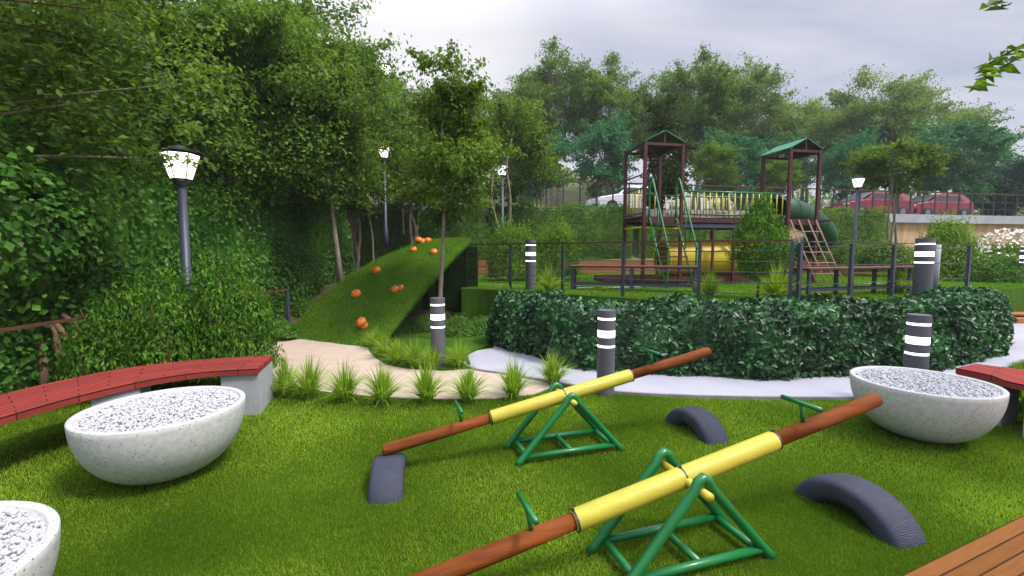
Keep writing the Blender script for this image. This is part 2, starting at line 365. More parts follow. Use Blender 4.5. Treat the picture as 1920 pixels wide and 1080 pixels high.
def blades(C, h, wdt, lean, seg=2, dirs=None, lift=None):
    """curved grass blades; C base points, arrays h,w,lean"""
    n = len(C)
    an = rng.uniform(0, 2 * np.pi, n) if dirs is None else dirs
    d = np.stack([np.cos(an), np.sin(an), np.zeros(n)], 1)
    tw = an + rng.uniform(-.9, .9, n) + np.pi / 2
    b = np.stack([np.cos(tw), np.sin(tw), np.zeros(n)], 1)
    rows = []
    for k in range(seg + 1):
        t = k / seg
        c = C + d * (lean * t ** 1.8)[:, None]; c = c.copy(); c[:, 2] += h * (t - .32 * (lean / np.maximum(h, 1e-4)) * t ** 3)
        ww = (wdt * (1 - t ** 1.5) * .5)[:, None]
        if k < seg: rows += [c - b * ww, c + b * ww]
        else: rows += [c]
    V = np.stack(rows, 1); m = V.shape[1]; V = V.reshape(-1, 3)
    i = np.arange(n)[:, None] * m; tri = []
    for k in range(seg - 1):
        tri += [[2 * k, 2 * k + 1, 2 * k + 3], [2 * k, 2 * k + 3, 2 * k + 2]]
    tri.append([2 * seg - 2, 2 * seg - 1, 2 * seg])
    Fc = np.concatenate([i + np.array([t]) for t in tri], 1).reshape(-1, 3)
    return V, Fc

def make_tree(name, height, crown_r, crown_c, trunk_r, nclump, nleaf, leaf, material, bark, aspect=.55, lean=(0, 0), clump_r=.42, forks=1, seed=1, gapp=.12, shape=1.0):
    """tapered trunk and limbs; crown of leaf clumps spread over the limbs' ends"""
    rs = np.random.default_rng(seed); rd = random.Random(seed)
    root = empty(name)
    mb = MB(); cz0 = crown_c[2]; stems = []
    for f in range(forks):
        ax = (rd.uniform(-.5, .5) * trunk_r * 4 if forks > 1 else 0); ay = (rd.uniform(-.5, .5) * trunk_r * 4 if forks > 1 else 0)
        top = Vector((crown_c[0] + (rd.uniform(-.3, .3) * crown_r[0] if forks > 1 else 0), crown_c[1], cz0 + crown_r[2] * .55))
        pts = [Vector((ax, ay, -.25))]; nseg = 8
        for k in range(1, nseg + 1):
            t = k / nseg
            p = Vector((ax, ay, 0)).lerp(top, t); p.x += math.sin(t * 5 + f * 2 + seed) * height * .006 * (forks * 3 - 2) + lean[0] * t * (1 - t) * 2; p.y += math.cos(t * 4 + seed) * height * .006 + lean[1] * t * (1 - t) * 2
            p.z = top.z * t; pts.append(p)
        mb.tube(pts, [trunk_r * (1 - .82 * (k / nseg)) * (1.35 if k == 0 else 1) for k in range(nseg + 1)], 8)
        stems.append(pts)
    parts = []
    for c in range(nclump):
        v = rs.normal(0, 1, 3); v /= np.linalg.norm(v); rr = rs.uniform(.35, 1.0) ** .6
        if shape != 1.0 and v[2] > 0: v = v * np.array([1 - .35 * (shape - 1) * v[2], 1 - .35 * (shape - 1) * v[2], 1])
        cc = np.array(crown_c) + v * rr * np.array(crown_r) * rs.uniform(.85, 1.12)
        st = stems[c % len(stems)]
        tz = max(cz0 - crown_r[2] * .9, min(cc[2] - .25 * np.hypot(cc[0], cc[1]), st[-1].z * .95)) / st[-1].z
        k = max(0, min(1, tz)) * (len(st) - 1); a = st[int(k)].lerp(st[min(int(k) + 1, len(st) - 1)], k - int(k))
        e_ = Vector(cc); mid = a.lerp(e_, .5) + Vector((rd.uniform(-.08, .08), rd.uniform(-.08, .08), .10)) * (e_ - a).length
        r0 = trunk_r * (.32 if c % 3 else .42) * (1 - .5 * tz)
        mb.tube([a, a.lerp(mid, .5) + Vector((0, 0, .02)), mid, mid.lerp(e_, .6), e_], [r0, r0 * .7, r0 * .45, r0 * .28, r0 * .1], 5, caps=False)
        n = int(nleaf / nclump * rs.uniform(.5, 1.5))
        cr_ = clump_r * rs.uniform(.6, 1.35) * np.array([1, 1, .62])
        q = rs.normal(0, .55, (n, 3)); 
        # thin shoots that break the outline
        ns = n // 6; ang = v + rs.normal(0, .35, 3); ang /= np.linalg.norm(ang)
        q[:ns] = ang * rs.uniform(.6, 2.0, (ns, 1)) + rs.normal(0, .16, (ns, 3))
        pts_ = cc + q * cr_
        nor = unit(q * np.array([1, 1, .6]) + np.array([0, 0, .55]))
        parts.append(leafcloud(pts_, nor, leaf, aspect, .65))
    mb.build('trunk', bark, root, smooth=True)
    V, Fc = join(parts)
    rawobj('crown', V, Fc, material, root)
    return root

def bushcloud(r, n, leaf, aspect=.5, lumps=9, seed=0, upright=0.0, material='leaf_bright', name='crown', parent=None, full=True, shoots=0.15, cone=0.0):
    rs = np.random.default_rng(seed + 100)
    v = rs.normal(0, 1, (n, 3)); v = unit(v)
    if full: v[:, 2] = np.abs(v[:, 2]) * 1.0 - .15
    L_ = unit(rs.normal(0, 1, (lumps, 3))); L_[:, 2] = np.abs(L_[:, 2])
    dd = (v @ L_.T).max(1)
    rad = (.72 + .36 * np.clip((dd - .6) / .4, 0, 1)) * rs.uniform(.55, 1.05, n) ** .5
    sh = rs.random(n) < shoots
    rad = np.where(sh, rad * rs.uniform(1.0, 1.3, n), rad)
    C = v * rad[:, None] * np.array(r)
    if full: C[:, 2] = np.maximum(C[:, 2], -.05 * r[2])
    if cone: k_ = 1 - cone * np.clip(C[:, 2] / r[2], -.6, 1.15); C[:, 0] *= k_; C[:, 1] *= k_
    nor = v + np.array([0, 0, .35])
    if upright:
        nor = v * np.array([1, 1, .1])
    V, Fc = leafcloud(C, nor, leaf, aspect, .55 if not upright else .4, updir=upright)
    return rawobj(name, V, Fc, material, parent)

# ================================================================== THE SETTING
def inpoly(X, Y, poly):
    ins = np.zeros(len(X), bool); n = len(poly)
    for i in range(n):
        x1, y1 = poly[i][0], poly[i][1]; x2, y2 = poly[(i + 1) % n][0], poly[(i + 1) % n][1]
        c = ((y1 > Y) != (y2 > Y)); xi = (x2 - x1) * (Y - y1) / ((y2 - y1) if y2 != y1 else 1e-9) + x1
        ins ^= c & (X < xi)
    return ins
def sheet(name, pts, z, m, kind='structure', thick=None):
    from mathutils.geometry import tessellate_polygon
    V = [Vector((p[0], p[1], z)) for p in pts]
    tr = tessellate_polygon([V]); fs = []
    for t in tr:
        a, b, c = (V[i] for i in t); fs.append(t if (b - a).cross(c - a).z > 0 else t[::-1])
    if thick:
        n = len(V); a = sum(V[i].x * V[(i + 1) % n].y - V[(i + 1) % n].x * V[i].y for i in range(n))
        W = V + [Vector((v.x, v.y, z - thick)) for v in V]
        for i in range(n):
            j = (i + 1) % n; f = (i, n + i, n + j, j); fs.append(f if a > 0 else f[::-1])
        V = W
    o = rawobj(name, V, [tuple(f) for f in fs], m); tag(o, kind=kind); return o

S_ = 900
sheet('ground', [(-S_, -S_), (S_, -S_), (S_, S_), (-S_, S_)], -0.25, 'hill')
sheet('lawn', [(-14, -7), (40, -7), (40, 12.5), (-14, 12.5)], 0.0, 'lawn_soil', thick=.2)

beige_px = [(512, 640), (560, 637), (625, 641), (690, 650), (697, 664), (722, 684), (762, 693), (830, 697), (884, 693), (960, 704), (1040, 712), (1060, 718), (1000, 741), (930, 748), (860, 750), (780, 749), (700, 745), (610, 736), (520, 722), (430, 705), (440, 670)]
beige = [G(*p) for p in beige_px]
sheet('beige_path', beige, .012, 'beige_path', thick=.02)
wn_px = [(868, 672), (884, 692), (960, 705), (1055, 722), (1150, 737), (1300, 745), (1450, 748), (1600, 748), (1720, 742), (1840, 722)]
wnear = spline([G(*p) for p in wn_px] + [Vector((7.5, 6.6, 0)), Vector((10, 7.3, 0)), Vector((14, 7.0, 0)), Vector((22, 6, 0))], 5)
wfar = [Vector((22, 13, 0)), Vector((9.5, 12.3, 0)), Vector((5, 8, 0)), Vector((1, 8.6, 0)), Vector((-.3, 8.9, 0)), G(925, 655), G(895, 659)]
white = wnear + wfar
sheet('white_path', white, .020, 'white_path', thick=.03)
# kerb along the lawn's edge of the white path
kb = MB(); kk = wnear
for i in range(len(kk) - 1):
    a, b = kk[i], kk[i + 1]; dd = (b - a).normalized(); nn = Vector((dd.y, -dd.x, 0)) * .035
    kb.add([a, b, b + nn, a + nn, a + Vector((0, 0, .035)), b + Vector((0, 0, .035)), b + nn + Vector((0, 0, .035)), a + nn + Vector((0, 0, .035))], [(4, 7, 6, 5), (3, 2, 6, 7), (0, 4, 5, 1)])
tag(kb.build('kerb_strip', 'kerb'), kind='structure')
isl = spline([G(*p) for p in [(690, 652), (700, 668), (728, 686), (772, 693), (830, 696), (880, 690), (878, 668), (900, 655), (925, 640), (900, 600), (760, 600), (690, 635)]], 3, True)
sheet('planting_bed', isl, .03, 'turf_dark', thick=.05)

# terrace
TZ = .8
tedge = [Vector((-1.25, 18.8, 0)), Vector((-1.15, 14, 0)), G(866, 541, TZ), G(912, 542, TZ), G(1000, 547, TZ), G(1087, 553, TZ), G(1200, 560, TZ), G(1337, 567, TZ), G(1490, 572, TZ), G(1612, 563, TZ), G(1700, 556, TZ), G(1810, 548, TZ), G(1920, 538, TZ), Vector((16, 12.2, 0)), Vector((24, 13, 0)), Vector((40, 13, 0))]
tedge = [Vector((p.x, p.y, 0)) for p in tedge]
tfront = [tedge[0], tedge[1]] + spline(tedge[2:], 4)
o = sheet('terrace_lawn', tfront + [Vector((40, 18.9, 0))], TZ, 'turf', thick=.4)
wl = MB()
for i in range(len(tfront) - 1):
    a, b = tfront[i], tfront[i + 1]; dd = (b - a).normalized(); nn = Vector((dd.y, -dd.x, 0)) * .04
    wl.add([a + nn - Vector((0, 0, .1)), b + nn - Vector((0, 0, .1)), b + nn + Vector((0, 0, TZ - .003)), a + nn + Vector((0, 0, TZ - .003)), a + Vector((0, 0, TZ - .003)), b + Vector((0, 0, TZ - .003))], [(0, 1, 2, 3), (3, 2, 5, 4)])
tag(wl.build('retaining_wall', 'turf_dark'), 'low turf-covered wall holding up the playground terrace behind the dark hedge', 'wall')

def yr(x): return 19.6 + .185 * (x + .9)
RZ = 3.55
def sm(t): t = np.clip(t, 0, 1); return t * t * (3 - 2 * t)
def gz(X, Y):
    X = np.asarray(X, float); Y = np.asarray(Y, float)
    yrr = yr(X)
    low = np.where(X < 12, 1.25 + 2.0 * sm((Y - 18.9) / np.maximum(yrr - 18.9, .3)), 1.25)
    A = 8.0 - 5.2 * sm((X - 6) / 26)
    hill = RZ - .1 + A * sm((Y - yrr - 8.5) / 34) + 1.2 * np.sin(X * .11 + 1) * sm((Y - yrr - 10) / 30)
    return np.where(Y < yrr + .3, low, hill)
xs = np.arange(-90, 141, 1.5); ys = np.concatenate([np.arange(18.8, 34, .5), np.arange(34, 160, 2.5)])
XX, YY = np.meshgrid(xs, ys); ZZ = gz(XX, YY)
V = np.stack([XX.ravel(), YY.ravel(), ZZ.ravel()], 1); nx, ny = len(xs), len(ys)
ii = (np.arange(ny - 1)[:, None] * nx + np.arange(nx - 1)[None]).ravel()
tag(rawobj('hill', V, np.stack([ii, ii + 1, ii + 1 + nx, ii + nx], 1), 'hill', smooth=True), kind='structure')
# garden slope left of the terrace, behind the mound
def gl(X, Y): return .8 * sm((Y - 9.6) / 3.5) + .22 * sm((-X - 4.75) / 1.0) * sm((12 - Y) / 3) + .02
xs = np.arange(-16, -1.1, .25); ys = np.arange(2, 19.2, .25)
XX, YY = np.meshgrid(xs, ys); ZZ = np.maximum(gl(XX, YY) - .02, 0) + .03 * np.sin(XX * 3) * np.sin(YY * 2.3) - .02 - .15 * ((XX > -4.75) & (YY < 9.6))
V = np.stack([XX.ravel(), YY.ravel(), ZZ.ravel()], 1); nx, ny = len(xs), len(ys)
ii = (np.arange(ny - 1)[:, None] * nx + np.arange(nx - 1)[None]).ravel()
tag(rawobj('garden_soil', V, np.stack([ii, ii + 1, ii + 1 + nx, ii + nx], 1), 'soil', smooth=True), kind='structure')
# road deck and its pale slab edge
def rp(x, off, z): return (x, yr(x) + off, z)
sheet('road', [rp(-60, .5, 0), rp(90, .5, 0), rp(90, 8.5, 0), rp(-60, 8.5, 0)], RZ, 'asphalt', thick=.3)
sb = MB(); sb.add([rp(-14, -.15, RZ - .38), rp(60, -.15, RZ - .38), rp(60, .5, RZ - .38), rp(-14, .5, RZ - .38), rp(-14, -.15, RZ + .05), rp(60, -.15, RZ + .05), rp(60, .5, RZ + .05), rp(-14, .5, RZ + .05)],
       [(0, 3, 2, 1), (4, 5, 6, 7), (0, 1, 5, 4), (1, 2, 6, 5), (2, 3, 7, 6), (3, 0, 4, 7)])
tag(sb.build('road_kerb', 'slab'), kind='structure')
wb = MB(); wb.add([rp(-14, .05, .6), rp(60, .05, .6), rp(60, .28, .6), rp(-14, .28, .6), rp(-14, .05, RZ - .383), rp(60, .05, RZ - .383), rp(60, .28, RZ - .383), rp(-14, .28, RZ - .383)],
       [(0, 3, 2, 1), (4, 5, 6, 7), (0, 1, 5, 4), (1, 2, 6, 5), (2, 3, 7, 6), (3, 0, 4, 7)])
tag(wb.build('road_wall', 'wall_beige'), 'streaky beige retaining wall under the pale edge of the raised road', 'wall')
# terracotta garden kerb wall behind the playground
tw = MB(); tw.add([(-7.5, 17.4, .7), (17, 18.5, .7), (17, 18.75, .7), (-7.5, 17.65, .7), (-7.5, 17.4, 1.33), (17, 18.5, 1.33), (17, 18.75, 1.33), (-7.5, 17.65, 1.33)],
       [(0, 3, 2, 1), (4, 5, 6, 7), (0, 1, 5, 4), (1, 2, 6, 5), (2, 3, 7, 6), (3, 0, 4, 7)])
tag(tw.build('garden_wall', 'terracotta'), 'long low orange-brown wall running behind the play tower', 'wall')
# pale stone strip on the terrace
for a, b in (((1085, 541), (1205, 539)), ((1560, 534), (1690, 531))):
    p, q = G(*a, TZ), G(*b, TZ); dd = (q - p).normalized(); nn = Vector((-dd.y, dd.x, 0)) * .16
    tag(rawobj('stepping_strip', [p + Vector((0, 0, .012)), q + Vector((0, 0, .012)), q + nn + Vector((0, 0, .012)), p + nn + Vector((0, 0, .012))], [(0, 1, 2, 3)], 'white_path'), kind='structure')

# wooden deck, lower right
p, q = G(1690, 1080, .06), G(1920, 966, .06); dd = (q - p).normalized(); nn = Vector((dd.y, -dd.x, 0))
dk = empty('wooden_deck', (p.x, p.y, 0), math.atan2(dd.y, dd.x))
V = [(-3, -4, .002), (6, -4, .002), (6, 0, .002), (-3, 0, .002), (-3, -4, .06), (6, -4, .06), (6, 0, .06), (-3, 0, .06)]
rawobj('planks', V, [(0, 3, 2, 1), (4, 5, 6, 7), (0, 1, 5, 4), (1, 2, 6, 5), (2, 3, 7, 6), (3, 0, 4, 7)], 'deck_boards', dk, uv=[(v[0], v[1]) for v in V])
tag(dk, 'brown wooden deck at the corner of the lawn beside the front seesaw', 'deck')
deckpoly = [p + dd * 6, p - dd * 3, p - dd * 3 + nn * 4, p + dd * 6 + nn * 4]

# ================================================================== LAWN GRASS
def scatter(n, x0, x1, y0, y1, power=0):
    u = rng.random(n); Y = y0 * (y1 / y0) ** u if power else y0 + u * (y1 - y0)
    X = (rng.random(n) * 2 - 1) * (Y * 1.22 + .4) if x0 is None else x0 + rng.random(n) * (x1 - x0)
    return X, Y
X, Y = scatter(520000, None, None, 1.35, 6.6, 1)
ok = ~inpoly(X, Y, beige) & ~inpoly(X, Y, white) & ~inpoly(X, Y, deckpoly) & (X > -4.7) & (Y < 5.6 + .25 * np.abs(X)) & ~inpoly(X, Y, isl)
X, Y = X[ok], Y[ok]; n_ = len(X)
sc_ = np.clip(Y / 3.0, .7, 2.0)
V, Fc = blades(np.stack([X, Y, np.zeros(n_)], 1), rng.uniform(.014, .030, n_) * sc_ ** .35, .0042 * sc_, rng.uniform(.003, .016, n_), 1)
tag(rawobj('lawn_grass', V, Fc, 'blade_lawn'), kind='stuff')
X, Y = scatter(90000, -1, 17, 7.2, 18.0)
ok = inpoly(X, Y, tfront + [Vector((40, 18.9, 0))]); X, Y = X[ok], Y[ok]; n_ = len(X)
V, Fc = blades(np.stack([X, Y, np.full(n_, TZ)], 1), rng.uniform(.03, .06, n_), np.full(n_, .016), rng.uniform(.005, .03, n_), 1)
tag(rawobj('terrace_grass', V, Fc, 'blade_terrace'), kind='stuff')

# ================================================================== SEESAWS
def make_seesaw(zp, tilt):
    root = empty('seesaw')
    hw, hd, H = .4235, .155, .49        # half width of the base, half gap between the two A frames, pipe apex
    r = .026
    for s in (-1, 1):
        y = s * hd
        pts = [(-hw - .03, y * 1.05, .0), (-hw, y, .03), (-.05, y, H - .05), (-.028, y, H - .008), (0, y, H + .008), (.028, y, H - .008), (.05, y, H - .05), (hw, y, .03), (hw + .03, y * 1.05, .0)]
        mb = MB(); mb.tube(pts, r, 12); o = mb.build('a_frame', 'play_green', root, True)
    for s in (-1, 1):
        mb = MB(); mb.tube([(-hw + .03, s * hd, .055), (hw - .03, s * hd, .055)], r * .85, 10); mb.build('base_bar', 'play_green', root, True)
    for x in (-hw + .06, 0, hw - .06):
        mb = MB(); mb.tube([(x, -hd, .055), (x, hd, .055)], r * .8, 10); mb.build('cross_bar', 'play_green', root, True)
    mb = MB(); mb.tube([(0, -hd - .055, zp), (0, hd + .055, zp)], .022, 14); mb.build('axle', 'beam_yellow', root, True)
    a = R(tilt); ca, sa = math.cos(a), math.sin(a); z0 = zp
    def B(t, up=0, y=0): return (t * ca - up * sa, y, z0 + t * sa + up * ca)
    mb = MB(); mb.tube([B(-.635), B(-.62), B(0), B(.62), B(.635)], [.050, .0545, .0555, .0545, .050], 24); mb.build('beam', 'beam_yellow', root, True)
    for t in (-.628, 0, .628):
        mb = MB(); mb.tube([B(t - .005), B(t + .005)], .0562, 20); mb.tube([B(t, .05), B(t, .066)], .008, 6); mb.build('clamp', 'metal_dark', root)
    for s in (-1, 1):
        mb = MB(); mb.tube([B(s * .62), B(s * 1.0), B(s * 1.43), B(s * 1.447)], [.040, .043, .042, .037], 20); o = mb.build('seat_pole', 'beam_brown', root, True)
        mb = MB(); mb.tube([B(s * .85, .03), B(s * .85, .155)], .012, 10); mb.tube([B(s * .85, .157, -.125), B(s * .85, .157, .125)], .014, 10)
        mb.build('handle', 'play_green', root, True)
    return root
SR = math.atan2(.304, .953)
ss = make_seesaw(.45, 10.7); ss.location = (.42, 3.60, 0); ss.rotation_euler.z = SR
tag(ss, 'yellow and brown seesaw farther back, its low end resting on a tyre', 'seesaw', 'pipe seesaws on the lawn')
s2 = make_seesaw(.425, 11.1); s2.location = (.893, 2.300, 0); s2.rotation_euler.z = SR
tag(s2, 'yellow and brown seesaw in the foreground, cut off by the bottom edge', 'seesaw', 'pipe seesaws on the lawn')

# ================================================================== RUBBER TYRES (half sunk)
def make_tyre():
    Ro, Ri, w_ = .305, .165, .215; zc = -.095
    prof = [(-w_ / 2 + .02, Ri), (-w_ / 2, Ri + .04), (-w_ / 2, Ro - .035), (-w_ / 2 + .010, Ro - .016), (-w_ / 2 + .032, Ro - .002), (0, Ro + .004), (w_ / 2 - .032, Ro - .002), (w_ / 2 - .010, Ro - .016), (w_ / 2, Ro - .035), (w_ / 2, Ri + .04), (w_ / 2 - .02, Ri)]
    n = 40; V = []; uv = []; m_ = len(prof)
    for i in range(n + 1):
        a = math.pi * (i / n) * 1.0
        for k, (x, r) in enumerate(prof):
            rr = r + 0
            V.append((x, rr * math.cos(a), rr * math.sin(a) + zc)); uv.append((i / n * 2.2, k / m_ * .6))
    Fc = [(i * m_ + k, (i + 1) * m_ + k, (i + 1) * m_ + (k + 1) % m_, i * m_ + (k + 1) % m_) for i in range(n) for k in range(m_)]
    return rawobj('rubber_tyre', V, [f[::-1] for f in Fc], 'rubber', None, True, uv)
ty = make_tyre(); G1 = 'half-sunk rubber tyres under the seesaw ends'
u_ = Vector((.953, .304, 0)); c1 = Vector((.42, 3.60, 0)); c2 = Vector((.893, 2.30, 0))
def put_t(o, p, a, lab, s=1, zs=.9): o.location = p; o.rotation_euler.z = a; o.scale = (s, s, s * zs); tag(o, lab, 'tyre', G1)
put_t(ty, G(730, 905) + Vector((-.01, .03, 0)), R(10), 'blue-grey half tyre under the low brown end of the farther seesaw', 1.04, .72)
t2 = ty.copy(); col.objects.link(t2); put_t(t2, (1.655, 3.99, 0), SR, 'dark half tyre on the lawn beneath the raised end of the farther seesaw', 1.08)
t3 = ty.copy(); col.objects.link(t3); put_t(t3, (2.11, 2.68, 0), SR, 'half tyre nearest the wooden deck, under the raised end of the front seesaw', 1.15, .85)

# ================================================================== PLANTERS
def ico():
    t = (1 + 5 ** .5) / 2
    v = np.array([(-1, t, 0), (1, t, 0), (-1, -t, 0), (1, -t, 0), (0, -1, t), (0, 1, t), (0, -1, -t), (0, 1, -t), (t, 0, -1), (t, 0, 1), (-t, 0, -1), (-t, 0, 1)], float)
    f = np.array([(0, 11, 5), (0, 5, 1), (0, 1, 7), (0, 7, 10), (0, 10, 11), (1, 5, 9), (5, 11, 4), (11, 10, 2), (10, 7, 6), (7, 1, 8), (3, 9, 4), (3, 4, 2), (3, 2, 6), (3, 6, 8), (3, 8, 9), (4, 9, 5), (2, 4, 11), (6, 2, 10), (8, 6, 7), (9, 8, 1)])
    return v / np.linalg.norm(v[0]), f
IV, IF = ico()
def pebbles(n, a, b, z, s):
    parts = []
    rr = np.sqrt(rng.random(n)); th = rng.uniform(0, 2 * np.pi, n)
    cx, cy = rr * np.cos(th) * a, rr * np.sin(th) * b; cz = z + rng.uniform(-.018, .008, n) + .012 * (1 - rr ** 2)
    q = rng.normal(0, 1, (n, 3, 3)); Q = np.linalg.qr(q)[0]
    scl = s * rng.uniform(.6, 1.25, (n, 1)) * np.stack([rng.uniform(.9, 1.5, n), rng.uniform(.6, .95, n), rng.uniform(.5, .8, n)], 1)
    V = (IV[None] * scl[:, None, :] * rng.uniform(.86, 1.12, (n, 12, 1))); V = np.einsum('nij,nkj->nki', Q, V) + np.stack([cx, cy, cz], 1)[:, None]
    Fc = (IF[None] + (np.arange(n) * 12)[:, None, None]).reshape(-1, 3)
    return V.reshape(-1, 3), Fc
def make_planter():
    a, b, h = .515, .515, .485; mb = MB(); prof = [(0.0, 0.0), (.16, .001)]
    n = 22
    for i in range(1, n + 1):
        ph = (i / n) * R(90); prof.append((.16 + .84 * math.sin(ph) ** .92, h * (1 - math.cos(ph)) ** 1.05))
    rim = [(1.0, h), (.992, h + .006), (.935, h + .006), (.925, h), (.915, h - .028), (.85, h - .032), (0, h - .026)]
    mb.lathe(prof + rim[1:], 96, sx=a, sy=b)
    return mb.build('bowl_planter', 'terrazzo', None, True), a, b, h
pl, pa, pb, ph_ = make_planter(); GP = 'white stone bowls filled with pebbles'
# flat shade the rim only: split by auto angle is enough at this size
Vp, Fp = pebbles(2800, pa * .915, pb * .915, ph_ - .020, .0125)
pbm = rawobj('white_pebbles', Vp, Fp, 'pebble', None, True)
def put_p(i, loc, rz, lab, lab2, s=1):
    o = pl if i == 0 else pl.copy(); q = pbm if i == 0 else pbm.copy()
    if i: col.objects.link(o); col.objects.link(q)
    for x in (o, q): x.location = loc; x.rotation_euler.z = rz; x.scale = (s,) * 3
    tag(o, lab, 'planter', GP); tag(q, kind='stuff'); q['label'] = lab2
put_p(0, (-2.537, 3.225, 0), R(28), 'speckled white bowl planter standing whole in front of the left red bench', 'white pebbles heaped in the bowl by the left bench')
put_p(1, (3.60, 3.90, 0), R(-70), 'white bowl planter on the right, behind the raised seesaw end', 'white pebbles in the right-hand bowl')
put_p(2, (-2.25, 1.45, 0), R(75), 'white bowl planter cut off at the lower left corner', 'white pebbles in the lower left bowl')

# ================================================================== BENCHES
def ribbon(front, back, z, th, m, name, parent):
    n = len(front); V = []; uv = []; s = 0
    for i in range(n):
        if i: s += ((front[i] + back[i]) / 2 - (front[i - 1] + back[i - 1]) / 2).length
        wd = (back[i] - front[i]).length
        for p, v_ in ((front[i], 0), (back[i], wd)):
            for zz_ in (z, z - th): V.append((p.x, p.y, zz_)); uv.append((s, v_ + (.02 if zz_ < z else 0)))
    Fc = []
    for i in range(n - 1):
        a, b = 4 * i, 4 * i + 4
        Fc += [(a, b, b + 2, a + 2), (a + 1, a + 3, b + 3, b + 1), (a, a + 1, b + 1, b), (a + 2, b + 2, b + 3, a + 3)]
    Fc += [(0, 2, 3, 1), (4 * n - 4, 4 * n - 3, 4 * n - 1, 4 * n - 2)]
    return rawobj(name, V, Fc, m, parent, uv=uv)
def support(parent, f, b, dirn, length, ht, name='support', inset=.03, m='concrete'):
    d_ = (b - f).normalized(); f2 = f + d_ * inset; b2 = b - d_ * inset; e_ = Vector(dirn).normalized() * length
    pts = [f2, b2, b2 + e_, f2 + e_]; mb = MB(); mb.poly([(p.x, p.y) for p in pts], 0.0, ht); return mb.build(name, m, parent)
lf = spline([Vector((-3.45, 1.9, 0)), Vector((-3.55, 2.6, 0))] + [Vector(p) for p in [(-3.52, 3.11, 0), (-3.47, 3.45, 0), (-3.36, 3.78, 0), (-3.2, 4.05, 0), (-2.92, 4.27, 0), (-2.5, 4.38, 0)]], 6)
lb = spline([Vector((-4.05, 1.7, 0)), Vector((-4.15, 2.7, 0))] + [Vector(p) for p in [(-4.10, 3.55, 0), (-4.02, 3.98, 0), (-3.84, 4.38, 0), (-3.5, 4.68, 0), (-3.06, 4.86, 0), (-2.66, 4.97, 0)]], 6)
bn = empty('curved_bench', (0, 0, 0))
ribbon(lf, lb, .47, .055, 'red_slats', 'seat', bn)
support(bn, lf[-1], lb[-1], lf[-3] - lf[-1], .34, .413); support(bn, lf[27], lb[27], lf[25] - lf[27], .34, .413); support(bn, lf[5], lb[5], lf[3] - lf[5], .34, .413)
tag(bn, 'curved red slatted bench on white concrete blocks along the left side of the lawn', 'bench', 'curved red benches')
# right bench
rf = [G(1792, 690, .47), G(1856, 703, .47), G(1925, 722, .47)]; rb_ = [G(1830, 682, .47), G(1880, 688, .47), G(1935, 694, .47)]
rf = [Vector((p.x, p.y, 0)) for p in rf]; rb_ = [Vector((p.x, p.y, 0)) for p in rb_]
rf += [rf[-1] + Vector((.55, -.55, 0)), rf[-1] + Vector((.8, -1.3, 0))]; rb_ += [rb_[-1] + Vector((.75, -.25, 0)), rb_[-1] + Vector((1.35, -1.2, 0))]
rf, rb_ = spline(rf, 5), spline(rb_, 5)
br_ = empty('curved_bench', (0, 0, 0)); ribbon(rf, rb_, .47, .055, 'red_slats', 'seat', br_)
support(br_, rf[0], rb_[0], rf[1] - rf[0], .35, .413); support(br_, rf[10], rb_[10], rf[11] - rf[10], .3, .413)
tag(br_, 'red slatted bench at the right edge, behind the right bowl planter', 'bench', 'curved red benches')

# ================================================================== BOLLARDS
def make_bollard():
    root = empty('bollard_light'); r = .1
    def cyl(z0, z1, rr, m, nm, seg=40):
        mb = MB(); mb.lathe([(0, z0), (rr, z0), (rr, z1), (0, z1)], seg); return mb.build(nm, m, root)
    cyl(-.05, .548, r, 'bollard_paint', 'post'); cyl(.574, .662, r, 'bollard_paint', 'ring'); cyl(.742, .858, r, 'bollard_paint', 'ring'); cyl(.884, .965, r, 'bollard_paint', 'cap')
    cyl(.548, .574, r * .985, 'band_glow', 'light_band'); cyl(.662, .742, r * .985, 'band_glow', 'light_band'); cyl(.858, .884, r * .985, 'band_glow', 'light_band')
    return root
bo = make_bollard(); GB = 'dark grey bollard lights with glowing bands'
bo.location = G(1136, 740) + Vector((0, .03, 0)); tag(bo, 'grey bollard light standing at the lawn edge behind the yellow seesaw beam', 'bollard', GB)
p6 = G(822, 689)
for loc, s, lab in [((p6.x, p6.y, .02), 1.0, 'grey bollard light among the grass clumps below the climbing mound'),
                    (P(1719, 660, 4.68).to_tuple()[:2] + (0,), 1.0, 'grey bollard light right behind the right bowl planter'),
                    (G(995, 543, TZ).to_tuple(), 1.13, 'bollard light on the terrace in front of the light green bushes'),
                    ((G(1737, 555, TZ) + Vector((0, .1, 0))).to_tuple(), (1.45, 1.45, 1.12), 'bollard light on the terrace near the end of the terrace railing'),
                    (G(1918, 531, TZ).to_tuple(), 1.0, 'bollard light beside the white flowering bush at the right edge')]:
    copy_tree(bo, loc, 0, s, lab)

